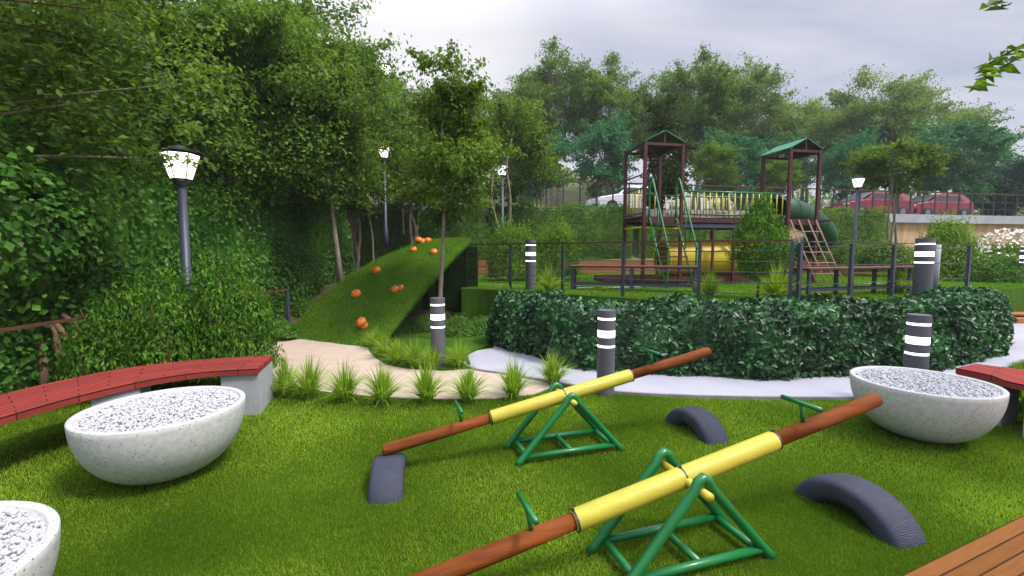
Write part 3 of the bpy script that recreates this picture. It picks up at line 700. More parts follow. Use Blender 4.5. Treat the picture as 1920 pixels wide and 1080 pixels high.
# ================================================================== LAMP POSTS
def make_lamp():
    root = empty('lamp_post')
    mb = MB(); mb.tube([(0, 0, -.3), (0, 0, .25), (0, 0, .3), (0, 0, 2.55)], [.085, .085, .058, .052], 16); mb.build('pole', 'metal_grey', root, True)
    mb = MB(); mb.lathe([(.052, 2.5), (.075, 2.53), (.10, 2.56), (.11, 2.585), (.0, 2.585)], 16); mb.build('collar', 'metal_grey', root, True)
    g = MB(); g.lathe([(.0, 2.59), (.115, 2.59), (.212, 2.905), (0, 2.905)], 6, a0=R(30)); gl_ = g.build('lantern_glass', 'lamp_glow', root)
    f = MB()
    for k in range(6):
        a = R(30 + 60 * k); c, s = math.cos(a), math.sin(a); f.tube([(.119 * c, .119 * s, 2.585), (.217 * c, .217 * s, 2.91)], .007, 5)
    f.lathe([(.20, 2.905), (.228, 2.905), (.228, 2.925), (.20, 2.925)], 6, a0=R(30)); f.lathe([(.105, 2.585), (.125, 2.585), (.125, 2.60), (.105, 2.60)], 6, a0=R(30))
    f.build('frame', 'metal_dark', root)
    h = MB(); h.lathe([(0, 2.925), (.275, 2.925), (.27, 2.935), (.14, 2.96), (.11, 2.99), (.06, 3.015), (.02, 3.03), (0, 3.035)], 24); h.build('hood', 'metal_dark', root, True)
    return root
lp = make_lamp(); GL = 'glowing lantern lamp posts'
a_ = P(338, 300, 5.9); lp.location = (a_.x, a_.y, a_.z - 2.84); tag(lp, 'nearest and largest lantern lamp post, in front of the ivy hedge on the left', 'lamp post', GL)
for px, py, Y, lab in [(720, 284, 15.0, 'lamp post rising just behind the green climbing mound'), (942, 318, 17.0, 'lamp post right of the mound, beside the pale leaning stem'), (1609, 341, 17.4, 'lamp post right of the play tower, in front of the red car')]:
    q = P(px, py, Y); copy_tree(lp, (q.x, q.y, q.z - 2.80), R(15), 1.0, lab)
q = P(722, 131, 22); copy_tree(lp, (q.x, q.y, q.z - 2.8 * 1.3), R(10), (1.3, 1.3, 1.3), 'highest lamp head half lost in the treetops left of the sky')
ob = MB(); ob.tube([(0, 0, -9), (0, 0, 0)], .07, 10)
lp5 = [o_ for o_ in col.objects if o_.get('label', '').startswith('highest lamp')][0]; ob.build('lower_pole', 'metal_grey', lp5, True)

# ================================================================== RAILINGS
def railing(name, pts, h, spacing, rail_m, post_m, rail_r, post_w, wires, top=True, flat=True, post_extra=0.0):
    root = empty(name, tuple(pts[0])); o0 = Vector(pts[0]); pts = [Vector(p) - o0 for p in pts]
    Ls = [0]
    for i in range(1, len(pts)): Ls.append(Ls[-1] + (pts[i] - pts[i - 1]).length)
    def at(s):
        for i in range(1, len(pts)):
            if s <= Ls[i] + 1e-6: return pts[i - 1].lerp(pts[i], (s - Ls[i - 1]) / max(1e-6, Ls[i] - Ls[i - 1]))
        return pts[-1]
    n = max(1, round(Ls[-1] / spacing)) if not hasattr(spacing, '__len__') else None
    ss_ = [Ls[-1] * i / n for i in range(n + 1)] if n else spacing
    for s in ss_:
        p = at(s); q = at(min(s + .1, Ls[-1])) - at(max(s - .1, 0)); mb = MB()
        mb.box((p.x, p.y, p.z + h / 2 - .05 + post_extra / 2), (post_w, post_w * .8, h + .08 + post_extra), math.atan2(q.y, q.x)); mb.build('post', post_m, root)
    up = Vector((0, 0, 1))
    if top:
        mb = MB()
        for i in range(len(pts) - 1):
            a, b = pts[i], pts[i + 1]; c = (a + b) / 2; dv_ = b - a
            mb.box((c.x, c.y, c.z + h + .012), (dv_.length + .02, rail_r * 2, rail_r * 1.1), math.atan2(dv_.y, dv_.x), ry=-math.asin(dv_.z / dv_.length))
        mb.build('top_rail', rail_m, root)
    for wz in wires:
        mb = MB(); mb.tube([p + up * h * wz for p in pts], .0075, 4, caps=False); mb.build('cable', 'metal_dark', root)
    return root
def gp(px, py, z=TZ): v = G(px, py, z); return Vector((v.x, v.y, z))
t1 = [gp(*p) for p in [(876, 538), (912, 541), (1000, 545), (1087, 551), (1200, 558), (1337, 565), (1480, 571)]]
t1 = [t1[0]] + t1[1:]
r1 = railing('terrace_railing', spline(t1, 4), .99, 1.23, 'brown_rail', 'metal_grey', .024, .052, (.15, .33, .5, .67, .84))
tag(r1, 'long cable railing with brown top rail along the terrace, left part', 'railing', 'railings round the terrace')
t2_ = [gp(*p) for p in [(1496, 570), (1612, 562), (1700, 555), (1765, 551), (1812, 548)]]
r2 = railing('terrace_railing', spline(t2_, 4), .97, 1.3, 'metal_dark', 'metal_grey', .012, .062, (.3, .62, .93))
tag(r2, 'cable railing on the right part of the terrace, by the wide bollard', 'railing', 'railings round the terrace')
pp = MB(); pp.tube([(0, 0, -.1), (0, 0, .98)], .05, 12); o = pp.build('metal_pipe', 'slab', None, True); o.location = gp(1770, 550) + Vector((.05, .25, 0)); tag(o, 'pale pinkish pipe post standing behind the right terrace railing', 'post')
# road railing
rr_ = [Vector(rp(x, .1, RZ + .05)) for x in (-13, 4, 20, 45)]
r3 = railing('road_railing', rr_, 1.15, .78, 'brown_rail', 'metal_dark', .045, .055, (.3, .62))
tag(r3, 'long dark metal railing with brown top rail along the raised road', 'railing')
# left fence behind the bench
l1 = [Vector((-4.72, 3.2, 0)), Vector((-4.70, 5.4, 0)), Vector((-4.62, 7.2, 0)), G(497, 640), G(541, 629)]
r4 = railing('garden_railing', l1, .88, 1.6, 'brown_rail', 'metal_grey', .026, .06, ())
tag(r4, 'low garden railing with brown rail between the bench and the ivy hedge', 'railing')

# benches with metal frames on the terrace
def make_tbench(L_):
    root = empty('terrace_bench')
    mb = MB(); mb.box((L_ / 2, 0, .52), (L_, .36, .05), bev=.01); mb.build('seat', 'brown_rail', root)
    n = max(2, round(L_ / 1.35) + 1)
    for k in range(n):
        x = .06 + (L_ - .12) * k / (n - 1)
        for y in (-.14, .14):
            mb = MB(); mb.box((x, y, .245), (.065, .05, .495)); mb.build('leg', 'metal_grey', root)
    for y in (-.14, .14):
        mb = MB(); mb.box((L_ / 2, y, .14), (L_ - .2, .03, .045)); mb.build('stretcher', 'metal_grey', root)
    return root
GT = 'metal-framed benches on the terrace'
for (a, b), lab in ((((1070, 543), (1308, 549)), 'brown metal-framed bench in front of the play tower stairs'), (((1497, 558), (1722, 548)), 'brown metal-framed bench in front of the rope net')):
    p, q = gp(*a), gp(*b); tb = make_tbench((q - p).length); tb.location = p; tb.rotation_euler.z = math.atan2(q.y - p.y, q.x - p.x); tag(tb, lab, 'bench', GT)
# far timber step, right edge
p, q = G(1886, 606), G(1990, 606); mb = MB(); mb.box((0, 0, .06), (2.6, .35, .12), bev=.01); mb.box((0, .1, .19), (2.6, .25, .05), bev=.01)
o = mb.build('timber_step', 'orange_plastic'); o.data.materials[0] = mat('orange_timber', (.42, .16, .05), (.32, .11, .03), 6, .6, .1, 40); o.location = (p.x + 1.35, p.y, .02); tag(o, 'orange timber step at the foot of the green wall, right edge', 'step')

# ================================================================== CLIMBING MOUND
A0, B0 = G(540, 634), G(705, 655)          # foot corners
A1, B1 = P(800, 452, 10.9), P(884, 446, 10.6)
def mound_pt(u, v):
    # u across (0 left .. 1 right), v from the foot to the crest
    bow = .33 * math.sin(math.pi * v) ** .8
    a = Vector((A0.x, A0.y, 0)).lerp(A1, v); b = Vector((B0.x, B0.y, 0)).lerp(B1, v)
    p = a.lerp(b, u); ease = 1 - (1 - v) ** 1.35
    top = A1.z + (B1.z - A1.z) * u
    p.z = top * (0.82 * v + .18 * ease) + bow * .24
    p.x -= .42 * math.sin(math.pi * v) ** .8 * (1 - u)
    return p
md = empty('climbing_mound', (A0.x, A0.y, 0)); mo = Vector((A0.x, A0.y, 0))
nu, nv = 16, 28; V = []
for j in range(nv + 1):
    for i in range(nu + 1):
        p = mound_pt(i / nu, j / nv) - mo; p.z += .012 * math.sin(i * 1.3 + j * .8); V.append(p)
k0 = len(V)
for j in range(nv + 1):
    for i in range(nu + 1):
        p = mound_pt(i / nu, j / nv) - mo; V.append(p - Vector((0, 0, min(.16, max(.0, p.z * .5)))))
W = nu + 1; Fc = []
for j in range(nv):
    for i in range(nu):
        a = j * W + i; Fc.append((a, a + 1, a + W + 1, a + W)); Fc.append((k0 + a, k0 + a + W, k0 + a + W + 1, k0 + a + 1))
    a = j * W; Fc.append((a, a + W, k0 + a + W, k0 + a)); a = j * W + nu; Fc.append((a, k0 + a, k0 + a + W, a + W))
for i in range(nu):
    a = nv * W + i; Fc.append((a, a + 1, k0 + a + 1, k0 + a))
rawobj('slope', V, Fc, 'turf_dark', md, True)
# turf blades on the slope
nb = 60000; U, Vv = rng.random(nb), rng.random(nb) ** .9
Pm = np.array([[*(mound_pt(u, v) - mo)] for u, v in zip(U[:6000], Vv[:6000])])
rep = np.repeat(Pm, 10, 0); rep[:, 0] += rng.normal(0, .035, len(rep)); rep[:, 1] += rng.normal(0, .03, len(rep)); 
slope_z = A1.z / (A1.y - A0.y)
rep[:, 2] += (rep[:, 1] - np.repeat(Pm, 10, 0)[:, 1]) * slope_z - .004
V, Fc = blades(rep, rng.uniform(.02, .05, len(rep)), np.full(len(rep), .009), rng.uniform(.01, .03, len(rep)), 1)
leafmat('blade_mound', [(.075, .18, .010), (.125, .265, .016), (.19, .33, .026)], 0.3, 0.8, 0.8)
tag(rawobj('turf_pile', V, Fc, 'blade_mound', md), kind='stuff')
# recessed side wall under the overhang
V = []; sw = []
for j in range(nv + 1):
    p = mound_pt(.12, j / nv) - mo; sw.append(p)
for p in sw: V += [Vector((p.x - .02, p.y, max(0, p.z - .10))), Vector((p.x - .30 * min(1, p.z), p.y + .15, -.1))]
Fc = [(2 * j, 2 * j + 1, 2 * j + 3, 2 * j + 2) for j in range(nv)]
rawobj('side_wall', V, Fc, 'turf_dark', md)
# back support block behind the crest
bb = MB(); c0, c1_ = mound_pt(.02, 1) - mo, mound_pt(.16, 1) - mo
bb.add([(c0.x, c0.y, -.1), (c1_.x, c1_.y, -.1), (c1_.x + .25, c1_.y + .9, -.1), (c0.x + .1, c0.y + .9, -.1), (c0.x, c0.y, c0.z - .08), (c1_.x, c1_.y, c1_.z - .08), (c1_.x + .25, c1_.y + .9, c1_.z - .05), (c0.x + .1, c0.y + .9, c0.z - .05)],
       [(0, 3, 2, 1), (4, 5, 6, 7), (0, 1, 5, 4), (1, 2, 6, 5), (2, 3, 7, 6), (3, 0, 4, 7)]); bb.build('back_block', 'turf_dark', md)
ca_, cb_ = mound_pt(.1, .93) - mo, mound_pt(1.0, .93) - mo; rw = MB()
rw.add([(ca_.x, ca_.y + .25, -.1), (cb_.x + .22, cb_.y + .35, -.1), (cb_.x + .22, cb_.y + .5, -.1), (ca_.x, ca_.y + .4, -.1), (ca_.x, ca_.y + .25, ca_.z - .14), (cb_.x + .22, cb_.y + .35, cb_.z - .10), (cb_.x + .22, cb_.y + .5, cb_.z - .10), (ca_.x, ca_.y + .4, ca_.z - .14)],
       [(0, 3, 2, 1), (4, 5, 6, 7), (0, 1, 5, 4), (1, 2, 6, 5), (2, 3, 7, 6), (3, 0, 4, 7)]); rw.build('rear_wall', mat('turf_rear_shaded', (.022, .050, .007), (.014, .032, .005), 3.0, .95, .8, 120, spec=.05), md)  # turf colour darkened to paint in the shade of the hollow below the crest
tag(md, 'steep grass-covered climbing mound with orange holds rising beside the beige path', 'climbing mound')
def hold(seed, lobes=2):
    rs = np.random.default_rng(seed); parts = []
    for k in range(lobes):
        n_ = 14; mbv = []; c = rs.normal(0, .035, 3) * (k > 0); r_ = rs.uniform(.05, .065)
        mb = MB(); prof = [(0, -.03)] + [(r_ * math.cos(t), r_ * .8 * math.sin(t)) for t in np.linspace(-.5, 1.35, 7)] + [(.012, r_ * .62), (0, r_ * .55)]
        mb.lathe(prof, 14, c=tuple(c)); parts.append((np.array(mb.V), mb.F))
    V = np.concatenate([p[0] for p in parts]); Fc = list(parts[0][1]) + [tuple(i + len(parts[0][0]) for i in f) for f in (parts[1][1] if lobes > 1 else [])]
    V += rs.normal(0, .003, V.shape); return V, Fc
HL = [((684, 611), 2), ((669, 552), 1), ((741, 546), 2), ((708, 510), 1), ((775, 471), 1), ((813, 475), 1), ((792, 455), 2), ((803, 453), 1)]
import itertools
for k, ((px, py), lob) in enumerate(HL):
    best = None
    for u in np.linspace(0.02, .98, 40):
        for v in np.linspace(.02, .995, 70):
            p = mound_pt(u, v); q = p - Vector((0, 0, EYE)); dz = q.y * cp - q.z * sp
            X_ = 960 + F * q.x / dz; Y_ = 540 - F * (q.z * cp + q.y * sp) / dz
            dd_ = (X_ - px) ** 2 + (Y_ - py) ** 2
            if best is None or dd_ < best[0]: best = (dd_, p)
    Vh, Fh = hold(k, lob); o = rawobj('climbing_hold', Vh, Fh, 'orange_plastic', md, True); o.location = best[1] - mo + Vector((0, -.015, .025)); o.rotation_euler = (R(38), R(random.uniform(-12, 12)), R(random.uniform(0, 360)) * 0)
    o.scale = (1.55,) * 3

# ================================================================== PLAY STRUCTURE
BX, BY = 3.26, 11.3; PA = R(10.5)
ps = empty('play_structure', (BX, BY, TZ), PA)
tag(ps, 'maroon play tower with two green roofs, yellow-railed bridge, rope net and green slide', 'play structure')
DZ, TH = 1.70, 3.52
def pst(x, y, z1, z0=-.1, w_=.072, m='maroon', n='post'):
    mb = MB(); mb.box((x, y, (z0 + z1) / 2), (w_, w_, z1 - z0)); mb.build(n, m, ps)
def bar(a, b, r, m, n, seg=8):
    mb = MB(); mb.tube([a, b], r, seg); return mb.build(n, m, ps, True)
def beam(a, b, w_, h_, m, n):
    a, b = Vector(a), Vector(b); c = (a + b) / 2; d_ = b - a; mb = MB()
    mb.box(c, (d_.length, w_, h_), math.atan2(d_.y, d_.x), ry=-math.asin(max(-1, min(1, d_.z / d_.length)))); return mb.build(n, m, ps)
T1 = (0, 1.0, 0, 1.12); T2 = (4.07, 4.95, 0, .98)
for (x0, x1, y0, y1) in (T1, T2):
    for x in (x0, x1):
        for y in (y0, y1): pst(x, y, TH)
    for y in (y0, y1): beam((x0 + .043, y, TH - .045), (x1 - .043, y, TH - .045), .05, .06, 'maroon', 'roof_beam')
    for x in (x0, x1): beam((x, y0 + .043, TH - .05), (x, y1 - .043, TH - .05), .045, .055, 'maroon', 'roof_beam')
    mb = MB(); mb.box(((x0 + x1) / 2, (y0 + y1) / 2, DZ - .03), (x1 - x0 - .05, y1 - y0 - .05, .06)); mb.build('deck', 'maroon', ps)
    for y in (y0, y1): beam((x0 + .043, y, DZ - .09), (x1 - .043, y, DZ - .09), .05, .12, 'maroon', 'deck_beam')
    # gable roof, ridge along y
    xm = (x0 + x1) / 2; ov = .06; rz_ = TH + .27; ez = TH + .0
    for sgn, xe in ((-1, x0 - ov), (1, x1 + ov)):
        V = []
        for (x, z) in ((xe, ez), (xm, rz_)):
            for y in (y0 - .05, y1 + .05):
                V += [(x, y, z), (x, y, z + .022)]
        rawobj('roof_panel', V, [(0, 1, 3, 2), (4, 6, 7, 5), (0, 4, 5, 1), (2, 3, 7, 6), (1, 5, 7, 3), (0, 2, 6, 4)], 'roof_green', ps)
        rawobj('roof_underside_shade', [(a * .995 + xm * .005, b, c - (.004 if i % 2 else .012)) for i, (a, b, c) in enumerate([V[k] if k % 2 == 0 else V[k - 1] for k in range(8)])], [(0, 1, 3, 2), (4, 6, 7, 5), (0, 4, 5, 1), (2, 3, 7, 6), (1, 5, 7, 3), (0, 2, 6, 4)], 'metal_dark', ps)  # dark sheet added below each panel, standing in for shade under the roof
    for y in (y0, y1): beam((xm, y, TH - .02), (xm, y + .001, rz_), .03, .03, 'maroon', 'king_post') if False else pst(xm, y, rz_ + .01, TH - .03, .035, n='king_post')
# left tower: extra cross ties seen on its left side, lower railing
bar((0, .03, 2.75), (0, 1.09, 2.75), .02, 'maroon', 'tie'); bar((0, .03, DZ + .02), (0, 1.09, DZ + .02), .03, 'metal_grey', 'tie'); bar((0, .03, DZ - .25), (0, 1.09, DZ - .25), .022, 'play_yellow', 'tie')
bar((.04, 0, DZ - .28), (.96, 0, DZ - .28), .022, 'play_yellow', 'tie')
# left tower guard at the back and left
for (a, b) in (((.05, 1.12), (.95, 1.12)), ((0, .08), (0, 1.05))):
    bar((*a, 2.42), (*b, 2.42), .022, 'play_green', 'guard_rail'); bar((*a, 1.80), (*b, 1.80), .018, 'maroon', 'guard_rail')
    for k in range(6):
        t = (k + .5) / 6; x = a[0] + (b[0] - a[0]) * t; y = a[1] + (b[1] - a[1]) * t; bar((x, y, 1.79), (x, y, 2.42), .014, 'play_yellow', 'baluster', 6)
# bridge
bx0, bx1 = 1.045, 4.025
for y in (.06, 1.0):
    bar((bx0, y, 2.36), (bx1, y, 2.36), .022, 'play_green', 'handrail'); bar((bx0, y, 1.78), (bx1, y, 1.78), .020, 'maroon', 'bottom_rail')
    for k in range(17):
        x = bx0 + .08 + (bx1 - bx0 - .16) * k / 16; bar((x, y, 1.78), (x, y, 2.36), .017, 'play_yellow', 'baluster', 6)
    beam((bx0, y, 1.63), (bx1, y, 1.63), .05, .09, 'maroon', 'deck_beam'); beam((bx0, y + .03, 1.50), (bx1, y + .03, 1.50), .06, .09, 'metal_grey', 'deck_beam')
    for x in (2.55,): pst(x, y, 1.44, w_=.06)
mb = MB()
for k in range(34): mb.box((bx0 + .07 + (bx1 - bx0 - .14) * k / 21, .53, 1.695), (.12, .88, .03))
mb.build('bridge_planks', 'maroon', ps)
beam((2.0, .06, 1.12), (2.52, .06, 1.12), .04, .05, 'maroon', 'tie'); pst(1.95, .06, 1.44, w_=.05)
# stairs with green handrails
for x in (.14, .86):
    mb = MB(); mb.tube(spline([(x, .0, DZ), (x, 0, 2.50), (x, -.08, 2.60), (x, -.18, 2.50), (x, -.90, 1.0), (x, -.93, .9), (x, -.94, -.05)], 4), .024, 10); mb.build('stair_rail', 'play_green', ps, True)
    mb = MB(); mb.tube([(x, -.02, DZ - .02), (x, -.88, .02)], .024, 8); mb.build('stringer', 'play_green', ps, True)
    bar((x, -.45, .92), (x, -.45, 1.95), .016, 'play_green', 'stair_rail')
for k in range(6):
    t = (k + .7) / 6.4; beam((.15, -.02 - .86 * t, DZ - DZ * t), (.85, -.02 - .86 * t, DZ - DZ * t), .16, .03, 'maroon', 'tread')
# rope net
nx_ = [4.12, 4.37, 4.66, 4.90]
def netp(x, t): return Vector((x + .02 * t, -.03 - .95 * t, (DZ - .02) * (1 - t)))
for x in nx_:
    mb = MB(); mb.tube([netp(x, 0), netp(x, .5) + Vector((0, 0, -.02)), netp(x, 1.0)], .017, 7); mb.build('net_rope', 'rope', ps, True)
for t in (.18, .34, .5, .66, .82):
    mb = MB(); mb.tube([netp(x, t) + Vector((0, 0, -.005 - .012 * (i % 2))) for i, x in enumerate(nx_)], .013, 6); mb.build('net_rope', 'rope', ps, True)
# tube slide
sl = spline([(4.6, 1.0, 2.02), (5.2, 1.15, 2.0), (5.95, 1.25, 1.75), (6.6, 1.45, 1.35), (6.75, 1.95, 1.05), (6.4, 2.4, .88), (5.8, 2.45, .75), (5.1, 2.1, .62), (4.75, 1.6, .48)], 6)
mb = MB(); mb.tube(sl, [.35] * 3 + [.38] * (len(sl) - 6) + [.38] * 3, 26, caps=False); tb_ = mb.build('tube_slide', 'slide_green', ps, True)
mb = MB(); mb.tube([sl[0], sl[0] + (sl[1] - sl[0]).normalized() * .06], .40, 26, caps=False); mb.build('slide_rim', 'slide_green', ps, True)
for k in range(5, len(sl) - 2, 9):
    mb = MB(); dd_ = (sl[k + 1] - sl[k]).normalized() * .02; mb.tube([sl[k] - dd_, sl[k] + dd_], .392, 26, caps=False); mb.build('slide_collar', 'slide_green', ps, True)
pst(4.50, 1.3, 2.55, DZ, .30, 'slide_green', 'slide_entry'); pst(4.93, 1.2, 2.45, DZ, .14, 'slide_green', 'slide_entry')
bar((6.5, 2.4, -.1), (6.5, 2.4, .75), .04, 'maroon', 'slide_leg'); bar((4.5, 1.6, -.1), (4.5, 1.6, .3), .04, 'maroon', 'slide_leg')

# crawl tunnel on its maroon cradle
ct = empty('crawl_tunnel', (4.02, 12.15, TZ), R(6))
mb = MB(); mb.tube([(0, 0, .66), (2.3, 0, .66)], .46, 32, caps=False); mb.build('tube', 'tunnel_yellow', ct, True)
mb = MB(); mb.tube([(.02, 0, .66), (2.28, 0, .66)], .44, 32, caps=False); mb.build('lining', 'tunnel_yellow', ct, True)
for x in (0, 2.3):
    mb = MB(); mb.lathe([(.42, -.03), (.50, -.03), (.50, .03), (.42, .03)], 32); V = [(z + x, a, b_ + .66) for (a, b_, z) in mb.V]
    rawobj('end_ring', V, mb.F + [(i, (i + 1) % 32, 96 + (i + 1) % 32, 96 + i) for i in range(32)], 'tunnel_yellow', ct, True)
for y in (-.38, .38):
    mb = MB(); mb.box((.35, y, .14), (4.2, .10, .14)); mb.build('cradle_beam', 'maroon', ct)
mb = MB(); mb.box((-1.0, 0, .12), (1.5, .64, .1)); mb.build('step_board', 'maroon', ct)
for x in (.35, 1.95):
    mb = MB(); mb.box((x, 0, .15), (.12, .66, .12)); mb.build('cradle_block', 'orange_plastic', ct)
tag(ct, 'yellow crawl tunnel lying on a dark red frame under the play tower bridge', 'tunnel')

# ================================================================== CARS
def make_car(paint, long=4.4, hgt=1.45, kind=0):
    root = empty('parked_car'); w_ = .86
    if kind == 0: top = [(-2.15, .62), (-2.05, .80), (-1.35, .92), (-.95, .98), (-.35, 1.38), (.2, 1.45), (.95, 1.42), (1.75, 1.02), (2.1, .95), (2.18, .6)]
    else: top = [(-2.15, .60), (-2.05, .84), (-1.2, .96), (-.85, 1.04), (-.30, 1.42), (.4, 1.47), (1.6, 1.42), (2.05, 1.0), (2.16, .9), (2.18, .55)]
    belt = .93; s = long / 4.4
    lower = [(x, min(z, belt + .05)) for x, z in top]
    prof = [(-2.15, .30)] + lower + [(2.16, .30)]
    mb = MB(); n = len(prof); V = []
    for y, ins in ((-w_, .0), (-w_ + .10, .0), (0, 0), (w_ - .10, 0), (w_, 0)):
        for x, z in prof:
            k = 1.0 if abs(y) < w_ - .05 else .965
            V.append((x * s * k, y, .3 + (z - .3) * (1 if abs(y) < w_ - .05 else .93)))
    Fc = [(r * n + i, r * n + i + 1, (r + 1) * n + i + 1, (r + 1) * n + i) for r in range(4) for i in range(n - 1)]
    Fc += [tuple(range(n - 1, -1, -1)), tuple(range(4 * n, 5 * n))] + [(r * n + n - 1, r * n, (r + 1) * n, (r + 1) * n + n - 1) for r in range(4)]
    rawobj('body', V, Fc, paint, root, False)
    cab = [(x, z) for x, z in top if z > .95]; cab = [(cab[0][0] - .02, belt + .02)] + cab + [(cab[-1][0] + .04, belt + .02)]
    n = len(cab)
    def cabm(k, out, zs=0):
        V = [(x * s, yy * (w_ - .05 - .22 * max(0, (z - belt) / .55)) * k, z + zs) for yy in (-1, 1) for x, z in cab]
        return V, [tuple(range(n)), tuple(range(2 * n - 1, n - 1, -1))] + [(i, n + i, n + i + 1, i + 1) for i in range(n - 1)]
    V, Fc = cabm(1, 0); rawobj('cabin', V, Fc, paint, root)
    # windows, proud of the cabin by 4 mm
    def side(y, x0, x1, z0, z1, sl0, sl1):
        yy = lambda z: (w_ - .05 - .22 * max(0, (z - belt) / .55) + .006) * y
        V = [(x0 * s, yy(z0), z0), (x1 * s, yy(z0), z0), ((x1 - sl1) * s, yy(z1), z1), ((x0 + sl0) * s, yy(z1), z1)]
        rawobj('window', V, [(0, 1, 2, 3)] if y < 0 else [(3, 2, 1, 0)], 'glass_dark', root)
    for y in (-1, 1):
        side(y, -.80, .28, .99, 1.33, .45, 0); side(y, .36, 1.45, .99, 1.33, 0, .38 if kind == 0 else .12)
    i0 = [i for i, (x, z) in enumerate(cab) if z > 1.3]
    for (a, b) in ((cab[1], cab[i0[0]]), (cab[-2], cab[i0[-1]])):
        off = -.012 if a[0] < 0 else .012; ya = w_ - .12; yb = w_ - .30
        V = [((a[0] + off) * s, -ya, a[1] + .02), ((a[0] + off) * s, ya, a[1] + .02), ((b[0] + off) * s, yb, b[1] - .02), ((b[0] + off) * s, -yb, b[1] - .02)]
        rawobj('windscreen', [(v[0], v[1], v[2] + .012) for v in V], [(0, 1, 2, 3)] if a[0] > 0 else [(3, 2, 1, 0)], 'glass_dark', root)
    for x in (-1.35, 1.35):
        for y in (-1, 1):
            wh = empty('wheel'); wh.parent = root; wh.location = (x * s, y * (w_ - .08), .33)
            mb = MB(); mb.lathe([(.2, -.1), (.30, -.1), (.33, -.06), (.33, .06), (.30, .1), (.2, .1)], 24); V = [(a, c * 1.0 + y * .03, b_) for a, b_, c in mb.V]; rawobj('tyre', V, mb.F, 'tyre_black', wh, True)
            mb = MB(); mb.lathe([(0, -.085), (.2, -.085), (.2, .085), (0, .085)], 12); V = [(a, c + y * .03, b_) for a, b_, c in mb.V]; rawobj('rim', V, mb.F, 'rim_metal', wh)
    for y in (-.6, .6):
        mb = MB(); mb.box((-2.10 * s, y, .72), (.08, .34, .12), bev=.02); mb.build('headlight', 'pebble', root)
        mb = MB(); mb.box((2.13 * s, y, .78), (.06, .26, .12), bev=.02); mb.build('tail_light', 'car_red', root)
    for z, nm in ((.42, 'bumper'),):
        mb = MB(); mb.box((-2.12 * s, 0, z), (.12, 1.6, .16), bev=.03); mb.build(nm, 'metal_dark', root)
    return root
GC = 'cars parked on the raised road'
c = make_car('car_white', 4.0); c.location = (5.9, yr(6.0) + 2.7, RZ); c.rotation_euler.z = R(14); tag(c, 'white parked car on the raised road left of the play tower roof post', 'car', GC)
c = make_car('car_red', 4.3, kind=1); c.location = (20.0, yr(20.0) + 2.3, RZ); c.rotation_euler.z = R(10); tag(c, 'red parked car on the raised road right behind the lamp post', 'car', GC)
c2_ = copy_tree(c, (24.4, yr(24.4) + 2.5, RZ), R(12), 1.0, 'second red car, parked just right of the first red car')
c = make_car('car_silver', 4.4); xx = [(1512, 46, 'silver car far away, glimpsed between the right tower posts'), (1572, 47, 'silver car far away, left of the right lamp head'), (1655, 50, 'silver car far away, above the first red car')]
for k, (px, Y, lab) in enumerate(xx):
    X_ = (px - 960) / F * Y; z_ = float(gz(X_, Y))
    if k == 0: c.location = (X_, Y, z_); c.rotation_euler.z = R(20); tag(c, lab, 'car', 'silver cars parked on the far slope')
    else: copy_tree(c, (X_, Y, z_), R(15 + 30 * k), 1.0, lab)

